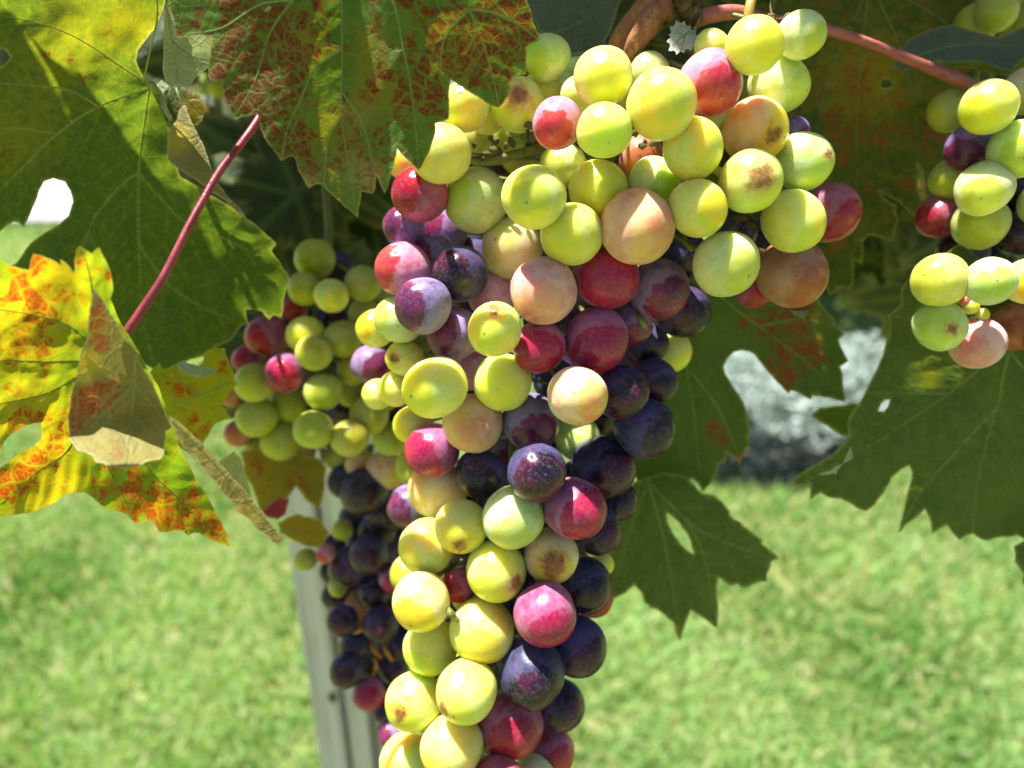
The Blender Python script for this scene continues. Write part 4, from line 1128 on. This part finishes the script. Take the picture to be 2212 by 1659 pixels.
def build_bunch(root, grapes, base, axis, stem_path, stem_r=0.0018, squish=0.86, hue_label=None):
    """grapes: (px, py, r_px, kind, layer[, spot(dx,dy,size)]) front layers first; depth settled so that berries touch instead of crossing"""
    order = sorted(range(len(grapes)), key=lambda i: (grapes[i][4], i))
    placed = {}
    for i in order:
        px, py, rp, kind, lay = grapes[i][:5]
        D = base(px, py) + 0.0085 * lay
        for _ in range(3):
            rw = rp * D / F
            need = D
            for j in placed:
                qx, qy, qr, qd = placed[j]
                rj = qr * qd / F
                dist = math.hypot(px - qx, py - qy) * (D + qd) / 2 / F
                s = (rw + rj)
                if dist < s * 0.985:
                    gap = math.sqrt(s * s - dist * dist) * squish
                    if grapes[j][4] <= lay:
                        if D < qd + gap: need = max(need, qd + gap) if qd + gap - D < 0.03 else need
            if need <= D + 1e-6: break
            D = need
        placed[i] = (px, py, rp, D)
    sp = smooth_path([P(*q) for q in stem_path], 10)
    spv = [Vector(p) for p in sp]
    V, Fc = tube(spv, [stem_r * (1 - 0.6 * i / len(spv)) for i in range(len(spv))], 8, 0.25)
    objs = []
    for i in range(len(grapes)):
        g = grapes[i]
        px, py, rp, D = placed[i]
        c = P(px, py, D)
        rw = rp * D / F
        o = bpy.data.objects.new('grape', GM[rg.randrange(len(GM))])
        COL.objects.link(o)
        o.parent = root
        o.location = c - root.location
        near = min(spv, key=lambda q: (q - c - Vector((0, 0, .006))).length)
        out = (c - near).normalized() + Vector((rg.uniform(-.35, .35), rg.uniform(-.35, .35) - .15, rg.uniform(-.45, .15)))
        out.normalize()
        tc = (CAM - c).normalized()
        if out.dot(tc) < 0.45: out = (out + tc * (0.45 - out.dot(tc)) * 1.2).normalized()
        q = out.to_track_quat('Z', 'Y')
        M = q.to_matrix() @ Matrix.Rotation(rg.random() * 6.28, 3, 'Z')
        o.rotation_euler = M.to_euler()
        s = rw
        o.scale = (s * rg.uniform(.96, 1.03), s * rg.uniform(.96, 1.03), s * rg.uniform(.96, 1.06))
        spot = None; ss = 0
        if len(g) > 5:
            dx, dy, ss = g[5]
            dz = math.sqrt(max(0.05, 1 - dx * dx - dy * dy))
            dirw = (dx * R_ - dy * U_ - dz * W_)
            spot = tuple(M.inverted() @ dirw)
            o['label'] = 'grape with a russet brown blemish'
        set_kind(o, g[3], spot, ss)
        objs.append(o)
        # pedicel joins the rachis
        att = c - out * rw * 0.97
        mid = att.lerp(near, 0.5) + Vector((0, 0, .002))
        v, f = tube(smooth_path([near, mid, att + (near - att).normalized() * -0.0005], 4), [0.0008, .0007, .0006, .0006, .0006, .0006, .0007, .0008, .0011], 6, 0.2)
        hide = False
        for q in (near.lerp(mid, .5), mid, mid.lerp(att, .3), mid.lerp(att, .6), mid.lerp(att, .85)):
            rel = q - CAM; dq = rel.dot(W_)
            qx = CX + F * rel.dot(R_) / dq; qy = CY - F * rel.dot(U_) / dq
            for j, (ax_, ay_, ar_, ad_) in placed.items():
                if math.hypot(qx - ax_, qy - ay_) < ar_ and dq < ad_ and grapes[j][4] < 4: hide = True
        if hide and grapes[i][4] < 90: continue
        b = len(V); V += v; Fc += [tuple(k + b for k in q) for q in f]
    c = spv[0]
    me = mesh_from('stalk', [v - c for v in V], Fc)
    link('stalk', me, c, root, M_STEM)
    return objs, placed


MAIN = [
    # top shoulder
    (1428, 225, 75, 'y', 0), (1305, 282, 60, 'y', 0), (1304, 167, 65, 'y', 1), (1631, 98, 61, 'y', 0), (1730, 75, 51, 'g', 1), (1538, 100, 37, 'y', 2), (1681, 182, 62, 'g', 1), (1533, 181, 68, 'pr', 1),
    (1497, 322, 65, 'y', 0), (1631, 282, 67, 'oy', 0.5, (0.35, 0.45, 0.45)), (1543, 282, 40, 'g', 2), (1715, 287, 34, 'v', 3), (1734, 348, 62, 'g', 1, (0.55, 0.0, 0.32)), (1621, 392, 66, 'y', 0, (0.0, 0.10, 0.72)), (1507, 450, 62, 'y', 0), (1795, 460, 62, 'r', 2),
    (1713, 478, 67, 'y', 0), (1565, 358, 34, 'y', 3), (1568, 572, 71, 'g', 0), (1711, 590, 73, 'b', 1), (1628, 628, 38, 'r', 3), (1470, 548, 56, 'd', 4), (1590, 500, 44, 'd', 4),
    (1404, 158, 44, 'g', 3), (1182, 124, 49, 'g', 3), (1168, 196, 42, 'y', 3), (1212, 196, 42, 'g', 3.3), (1243, 146, 28, 'g', 4), (1250, 205, 40, 'g', 2.5), (1204, 267, 56, 'pr', 1),
    (1217, 358, 50, 'g', 2), (1385, 342, 50, 'b', 3), (952, 333, 64, 'y', 1), (1005, 230, 53, 'y', 2, (-0.1, -0.35, 0.5)), (1116, 226, 60, 'y', 2, (0.05, 0.05, 0.7)), (1050, 248, 42, 'y', 3), (907, 420, 62, 'r', 1), (870, 352, 34, 'oy', 3),
    (1030, 433, 69, 'g', 1), (1154, 425, 69, 'y', 0), (1293, 410, 64, 'y', 1), (1412, 397, 57, 'g', 2), (1234, 507, 66, 'y', 0), (1378, 490, 79, 'o', 0), (872, 490, 46, 'v', 2), (950, 500, 60, 'v', 3), (1107, 537, 66, 'pg', 2), (938, 552, 46, 'v', 2), (1020, 560, 50, 'd', 4),
    # middle
    (872, 582, 60, 'pr', 1), (994, 592, 60, 'd', 1), (914, 660, 63, 'v', 0), (1063, 640, 50, 'pp', 2), (1174, 627, 75, 'p', 0), (1309, 597, 71, 'm', 0), (1424, 625, 65, 'v', 1), (1472, 670, 60, 'd', 2), (862, 690, 52, 'g', 1), (812, 710, 42, 'oy', 2), (980, 722, 58, 'v', 1.2),
    (1069, 711, 59, 'y', 0, (0.05, -0.7, 0.5)), (1165, 750, 57, 'm', 0), (1287, 734, 70, 'm', 0.3), (1360, 700, 50, 'v', 2), (1398, 740, 46, 'd', 3), (1447, 757, 46, 'y', 3), (874, 774, 40, 'y', 1, (-0.4, 0.0, 0.5)), (940, 837, 69, 'y', 0), (1024, 802, 42, 'pp', 2), (1085, 826, 62, 'y', 0), (1021, 913, 66, 'o', 0.2),
    (1247, 855, 66, 'o', 0), (1147, 912, 63, 'v', 0.7), (1342, 847, 60, 'd', 1), (1413, 823, 50, 'd', 2), (1390, 924, 66, 'd', 1), (856, 840, 38, 'y', 2), (818, 852, 34, 'y', 3), (893, 918, 42, 'y', 2), (1247, 946, 49, 'g', 2), (1370, 780, 40, 'v', 3),
    (933, 972, 60, 'm', 0.5), (1040, 1025, 57, 'd', 1), (1160, 1020, 66, 'd', 0), (1303, 1010, 66, 'd', 1), (1241, 1098, 68, 'm', 0), (945, 1056, 62, 'pg', 1), (1330, 1080, 46, 'd', 2), (887, 1095, 50, 'v', 2),
    # lower
    (997, 1138, 58, 'y', 0.4, (0.0, 0.55, 0.5)), (1109, 1118, 67, 'g', 0), (921, 1180, 59, 'y', 1), (1072, 1234, 65, 'y', 0, (0.7, 0.2, 0.45)), (1190, 1200, 60, 'pg', 1, (0.0, 0.1, 0.75)), (1290, 1148, 52, 'd', 1.2), (1260, 1262, 60, 'd', 1), (1280, 1290, 44, 'r', 2), (1300, 1218, 26, 'y', 3),
    (992, 1262, 38, 'r', 2), (1006, 1292, 30, 'g', 2.2), (910, 1300, 63, 'oy', 0), (1177, 1327, 69, 'm', 0), (1041, 1360, 69, 'y', 0), (930, 1397, 58, 'y', 1), (1246, 1397, 64, 'd', 1), (1148, 1452, 73, 'd', 0), (1008, 1493, 67, 'y', 0, (-0.7, 0.35, 0.42)), (895, 1516, 64, 'y', 0.5, (-0.45, 0.0, 0.42)),
    (1206, 1523, 57, 'd', 1.2), (1100, 1563, 71, 'r', 1), (1187, 1622, 52, 'r', 2), (976, 1612, 66, 'y', 0), (876, 1642, 56, 'y', 1), (1073, 1694, 58, 'r', 0), (1152, 1684, 50, 'g', 1), (846, 1582, 32, 'v', 3),
    (950, 1725, 62, 'y', 1), (1020, 1790, 60, 'd', 0.5), (1110, 1790, 58, 'm', 1), (940, 1830, 56, 'v', 1), (1040, 1890, 56, 'd', 0.5), (1180, 1740, 50, 'd', 2), (1000, 1960, 50, 'd', 1),
    # inner fill: darker grapes added behind so the gaps read as shade
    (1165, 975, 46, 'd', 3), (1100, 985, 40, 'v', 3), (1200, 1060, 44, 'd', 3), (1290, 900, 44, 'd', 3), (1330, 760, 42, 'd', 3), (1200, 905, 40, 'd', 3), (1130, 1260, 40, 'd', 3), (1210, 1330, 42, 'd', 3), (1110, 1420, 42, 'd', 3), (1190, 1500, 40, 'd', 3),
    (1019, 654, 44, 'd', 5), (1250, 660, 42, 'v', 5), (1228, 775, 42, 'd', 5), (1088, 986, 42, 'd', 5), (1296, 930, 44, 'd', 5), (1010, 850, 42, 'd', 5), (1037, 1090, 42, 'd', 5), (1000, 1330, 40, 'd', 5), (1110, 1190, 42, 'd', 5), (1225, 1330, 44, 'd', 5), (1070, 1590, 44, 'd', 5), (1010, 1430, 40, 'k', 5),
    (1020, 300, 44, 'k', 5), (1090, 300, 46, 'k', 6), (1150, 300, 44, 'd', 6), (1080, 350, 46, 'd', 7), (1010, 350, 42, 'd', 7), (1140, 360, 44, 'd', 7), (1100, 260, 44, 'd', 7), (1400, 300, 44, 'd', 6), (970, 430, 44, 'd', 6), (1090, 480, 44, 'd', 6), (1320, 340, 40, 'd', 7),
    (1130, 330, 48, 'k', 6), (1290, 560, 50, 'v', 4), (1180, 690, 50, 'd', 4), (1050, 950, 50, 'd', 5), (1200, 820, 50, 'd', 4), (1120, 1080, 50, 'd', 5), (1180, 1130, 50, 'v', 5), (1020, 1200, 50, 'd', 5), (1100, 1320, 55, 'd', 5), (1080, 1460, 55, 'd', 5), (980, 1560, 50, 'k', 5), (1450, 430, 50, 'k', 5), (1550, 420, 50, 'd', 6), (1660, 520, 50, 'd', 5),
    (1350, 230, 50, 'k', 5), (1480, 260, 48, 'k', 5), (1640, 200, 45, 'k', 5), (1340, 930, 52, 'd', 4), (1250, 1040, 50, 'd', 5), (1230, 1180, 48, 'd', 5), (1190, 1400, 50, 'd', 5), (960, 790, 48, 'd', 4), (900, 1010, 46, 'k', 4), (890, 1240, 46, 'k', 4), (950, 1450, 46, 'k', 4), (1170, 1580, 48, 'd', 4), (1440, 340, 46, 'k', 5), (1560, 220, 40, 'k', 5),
]
axis_pts = [(0, 1400, 460), (300, 1350, 480), (550, 1290, 430), (800, 1140, 320), (1100, 1085, 250), (1400, 1065, 220), (1700, 1040, 190), (2000, 1010, 150)]
def main_base(px, py):
    ys = [a[0] for a in axis_pts]
    ax = np.interp(py, ys, [a[1] for a in axis_pts]); hw = np.interp(py, ys, [a[2] for a in axis_pts])
    b = math.sqrt(max(0.0, 1 - ((px - ax) / hw) ** 2))
    return 0.199 + 0.040 * py / 1659 - 0.021 * b

bunch = empty('grape_bunch', P(1360, 100, 0.215))
tag(bunch, 'big ripening main bunch in the middle with yellow, pink, red and blue black grapes', 'grape bunch', 'grape bunches hanging on the vine')
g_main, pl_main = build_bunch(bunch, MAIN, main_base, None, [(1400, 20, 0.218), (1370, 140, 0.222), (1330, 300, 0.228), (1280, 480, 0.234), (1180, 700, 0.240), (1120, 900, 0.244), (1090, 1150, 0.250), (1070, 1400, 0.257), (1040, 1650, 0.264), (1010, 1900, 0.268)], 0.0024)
# shoulder branches and withered scraps in the gaps between the top grapes
for pts in ([(1340, 280, 0.226), (1240, 300, 0.221), (1130, 330, 0.214), (1040, 350, 0.209), (960, 330, 0.209)], [(1340, 280, 0.226), (1450, 320, 0.220), (1560, 400, 0.213), (1680, 430, 0.212)], [(1370, 140, 0.222), (1480, 160, 0.217), (1600, 130, 0.211), (1680, 100, 0.208)]):
    cane(pts, [0.0019, 0.0016, 0.0013, 0.0009], M_STEM, 'side_stalk', 8, 0.3, parent=bunch)
cane([(966, 1312, 0.214), (974, 1324, 0.212), (984, 1336, 0.214), (1000, 1345, 0.220)], [0.0006, 0.0011, 0.0008, 0.0006], M_STEM, 'pedicel', 8, 0.3, parent=bunch)
cane([(1352, 655, 0.220), (1372, 676, 0.216), (1388, 700, 0.215), (1398, 720, 0.222)], [0.0006, 0.0008, 0.0011, 0.0007], M_STEM, 'pedicel', 8, 0.3, parent=bunch)
cane([(1470, 505, 0.212), (1480, 520, 0.210), (1492, 540, 0.214)], [0.0006, 0.0009, 0.0006], M_STEM, 'pedicel', 8, 0.3, parent=bunch)
def scrap_mesh(sd):
    bm = bmesh.new()
    bmesh.ops.create_icosphere(bm, subdivisions=2, radius=1)
    for v in bm.verts:
        q = v.co.copy()
        v.co = q * (0.75 + 0.55 * mnoise.noise(q * 1.6 + Vector((sd * 4.4, 0, 0))) + 0.25 * mnoise.noise(q * 4 + Vector((0, sd, 0))))
    me = bpy.data.meshes.new('withered_berry'); bm.to_mesh(me); bm.free()
    me.polygons.foreach_set('use_smooth', [True] * len(me.polygons))
    me.materials.append(M_DRY)
    return me
SM = [scrap_mesh(i) for i in range(4)]
for i in range(46):
    zone = rg.choice(((1080, 320, 62, 34, .207), (1080, 320, 62, 34, .207), (1385, 300, 40, 16, .204), (1600, 470, 34, 22, .207), (1560, 340, 26, 20, .207), (1150, 285, 30, 22, .209)))
    o = bpy.data.objects.new('withered_berry', rg.choice(SM))
    COL.objects.link(o); o.parent = bunch
    o.location = P(zone[0] + rg.gauss(0, zone[2] * .5), zone[1] + rg.gauss(0, zone[3] * .5), zone[4] + rg.uniform(-.003, .004)) - bunch.location
    o.rotation_euler = (rg.random() * 6, rg.random() * 6, rg.random() * 6)
    s = rg.uniform(.0006, .0017)
    o.scale = (s, s * rg.uniform(.5, 1.2), s * rg.uniform(.6, 1.8))

# shaded bunch, left behind
BACK = [(680, 560, 43, 'k', 2), (658, 624, 37, 'k', 1), (716, 639, 38, 'y', 0), (785, 613, 41, 'k', 1), (787, 677, 33, 'k', 2), (636, 668, 30, 'r', 2), (660, 724, 41, 'y', 1), (678, 763, 39, 'k', 0), (742, 733, 41, 'k', 1), (578, 728, 46, 'r', 2), (537, 777, 33, 'm', 2), (617, 806, 44, 'm', 0), (550, 828, 43, 'k', 0), (698, 846, 41, 'k', 0.5),
        (762, 800, 35, 'k', 1), (757, 850, 30, 'k', 2), (503, 852, 28, 'b', 1), (803, 788, 44, 'v', -1), (556, 903, 43, 'k', 0), (623, 875, 41, 'k', 0.5), (516, 936, 30, 'b', 1), (607, 954, 42, 'k', 0), (677, 928, 42, 'k', 0), (754, 946, 41, 'k', 0), (797, 898, 43, 'k', 0), (845, 948, 38, 'k', 0), (825, 856, 36, 'oy', 1), (777, 1003, 32, 'o', 1), (833, 1016, 43, 'o', 0),
        (562, 968, 32, 'k', 1), (645, 976, 36, 'o', 1), (730, 990, 28, 'k', 1), (740, 880, 36, 'd', 3), (640, 690, 36, 'd', 4), (720, 690, 36, 'd', 4), (600, 840, 36, 'd', 4), (690, 890, 40, 'd', 4), (730, 580, 36, 'd', 4), (830, 650, 40, 'k', 3), (850, 900, 36, 'd', 3)]
bk = empty('grape_bunch', P(690, 520, 0.29))
tag(bk, 'shaded olive green bunch with a few red grapes, behind and left of the main bunch', 'grape bunch', 'grape bunches hanging on the vine')
build_bunch(bk, BACK, lambda px, py: 0.292 - 0.022 * math.sqrt(max(0, 1 - ((px - 690) / 230) ** 2)), None, [(700, 380, 0.31), (710, 520, 0.312), (690, 700, 0.315), (680, 900, 0.315), (700, 1000, 0.31)], 0.0018)

DARK = [(787, 1062, 50, 'd', 0), (745, 1040, 36, 'd', 1), (830, 1108, 42, 'd', 1), (770, 1120, 38, 'd', 2), (815, 1148, 41, 'd', 1), (796, 1199, 42, 'd', 0), (752, 1225, 43, 'd', 0.5), (858, 1188, 32, 'v', 1), (850, 1250, 31, 'm', 0), (812, 1276, 39, 'd', 0.5), (780, 1311, 37, 'b', 1), (731, 1266, 22, 'k', 0.5), (722, 1287, 28, 'd', 1), (739, 1340, 35, 'd', 0), (822, 1349, 39, 'd', 0),
        (768, 1394, 34, 'd', 0.5), (773, 1428, 30, 'd', 1), (749, 1448, 38, 'd', 0), (796, 1500, 35, 'm', 0), (872, 1391, 36, 'd', 1), (704, 1196, 21, 'pr', 0), (660, 1209, 25, 'k', 1), (740, 1145, 23, 'k', 1), (640, 1150, 20, 'y', 1), (870, 1310, 36, 'd', 1), (850, 1440, 34, 'd', 2), (860, 1120, 38, 'd', 2), (880, 1500, 36, 'd', 2), (850, 1560, 32, 'd', 2), (720, 1180, 26, 'd', 2), (800, 1440, 30, 'd', 3), (830, 1535, 26, 'd', 1),
        (770, 1010, 34, 'd', 3), (800, 1090, 36, 'd', 3), (860, 1060, 36, 'd', 3), (780, 1170, 34, 'd', 3), (840, 1210, 36, 'd', 3), (770, 1280, 34, 'd', 3), (840, 1300, 36, 'd', 3), (780, 1350, 34, 'd', 3), (860, 1350, 34, 'd', 3), (840, 1400, 34, 'd', 3), (800, 1480, 30, 'd', 3), (860, 1480, 34, 'd', 3), (720, 1235, 28, 'd', 3), (880, 1240, 34, 'd', 3), (760, 1330, 30, 'd', 3)]
dk = empty('grape_bunch', P(800, 1000, 0.30))
tag(dk, 'blue black bunch with a magenta lowest grape, hanging in front of the wooden post', 'grape bunch', 'grape bunches hanging on the vine')
build_bunch(dk, DARK, lambda px, py: 0.306 - 0.014 * math.sqrt(max(0, 1 - ((px - 800) / 130) ** 2)) + 0.00002 * (py - 1000), None, [(800, 960, 0.325), (800, 1100, 0.325), (800, 1300, 0.33), (800, 1480, 0.33)], 0.0015)
mo = simple_mat('orange_stalk', (0.45, 0.10, 0.02), (0.5, 0.25, 0.04), 200, 0.5)
for pts in ([(800, 1370, .308), (806, 1400, .306), (825, 1420, .306)], [(825, 1385, .306), (835, 1405, .305), (848, 1428, .306)], [(765, 1368, .30), (778, 1360, .299), (790, 1352, .30)], [(808, 1420, .306), (812, 1440, .306), (806, 1460, .307)]):
    cane(pts, [0.0006, 0.0011, 0.0008], mo, 'side_stalk', 7, 0.4, parent=dk)

# right-hand bunch
RIGHT = [(2136, 230, 57, 'y', 0), (2052, 240, 44, 'k', 3), (2222, 195, 50, 'pg', 1), (2095, 318, 50, 'v', 2), (2200, 323, 60, 'g', 0), (2125, 407, 58, 'g', 0), (2056, 387, 45, 'k', 3), (2030, 467, 46, 'r', 3), (2118, 482, 56, 'k', 2), (2202, 505, 50, 'd', 2), (2078, 545, 52, 'd', 4), (2030, 605, 57, 'y', 0), (2138, 608, 52, 'g', 0), (2225, 607, 50, 'oy', 0),
         (2030, 703, 54, 'g', 0.4, (-0.1, 0.25, 0.4)), (2110, 740, 55, 'p', 0.8), (2195, 705, 52, 'b', 1.5), (2285, 260, 58, 'y', 0), (2300, 380, 58, 'v', 0), (2260, 440, 55, 'g', 1), (2310, 520, 58, 'd', 1), (2320, 640, 58, 'g', 0), (2280, 740, 56, 'm', 1), (2180, 420, 45, 'd', 4), (2150, 550, 45, 'd', 4), (2250, 660, 50, 'd', 4)]
rt = empty('grape_bunch', P(2180, 150, 0.235))
tag(rt, 'loose mixed green and purple bunch hanging over the large olive leaf at the right edge', 'grape bunch', 'grape bunches hanging on the vine')
build_bunch(rt, RIGHT, lambda px, py: 0.222 - 0.014 * math.sqrt(max(0, 1 - ((px - 2190) / 220) ** 2)), None, [(2150, 195, 0.236), (2160, 300, 0.242), (2170, 450, 0.246), (2170, 600, 0.246), (2170, 720, 0.244)], 0.0018)
for (px, py, r, k) in ((2123, 680, 14, 'k'), (2098, 662, 17, 'k'), (2085, 650, 12, 'b')):
    o = bpy.data.objects.new('grape', GM[0]); COL.objects.link(o); o.parent = rt
    o.location = P(px, py, 0.222) - rt.location; o.scale = (r * .222 / F,) * 3
    o.rotation_euler = (1.2, .3, .4)
    o['label'] = 'tiny undeveloped green berry'
    set_kind(o, k)
TOPR = [(2152, 24, 45, 'k', 0), (2108, 55, 44, 'k', 1), (2210, 60, 40, 'k', 0.5), (2178, 104, 34, 'k', 2), (2190, -40, 46, 'k', 0), (2120, -50, 46, 'g', 1), (2250, 0, 46, 'k', 1), (2240, -90, 46, 'g', 0), (2160, -120, 46, 'k', 0)]
tr_ = empty('grape_bunch', P(2180, -150, 0.27))
tag(tr_, 'small shaded bunch of plain olive green grapes in the top right corner', 'grape bunch', 'grape bunches hanging on the vine')
build_bunch(tr_, TOPR, lambda px, py: 0.258, None, [(2190, -190, 0.275), (2185, -60, 0.278), (2170, 60, 0.28)], 0.0016)
# sunlit berry and a few more behind the folded leaf edge
FAR = [(452, 297, 19, 'y', 0), (430, 245, 24, 'oy', 1), (437, 292, 18, 'k', 1), (470, 190, 22, 'k', 1), (440, 180, 24, 'k', 2)]
fb = empty('grape_bunch', P(450, 150, 0.40))
tag(fb, 'a few small yellow grapes between the folded leaf edge and the post', 'grape bunch', 'grape bunches hanging on the vine')
build_bunch(fb, FAR, lambda px, py: 0.375, None, [(455, 60, 0.40), (450, 180, 0.395), (448, 280, 0.392)], 0.0012)
print('objects', len(bpy.data.objects))
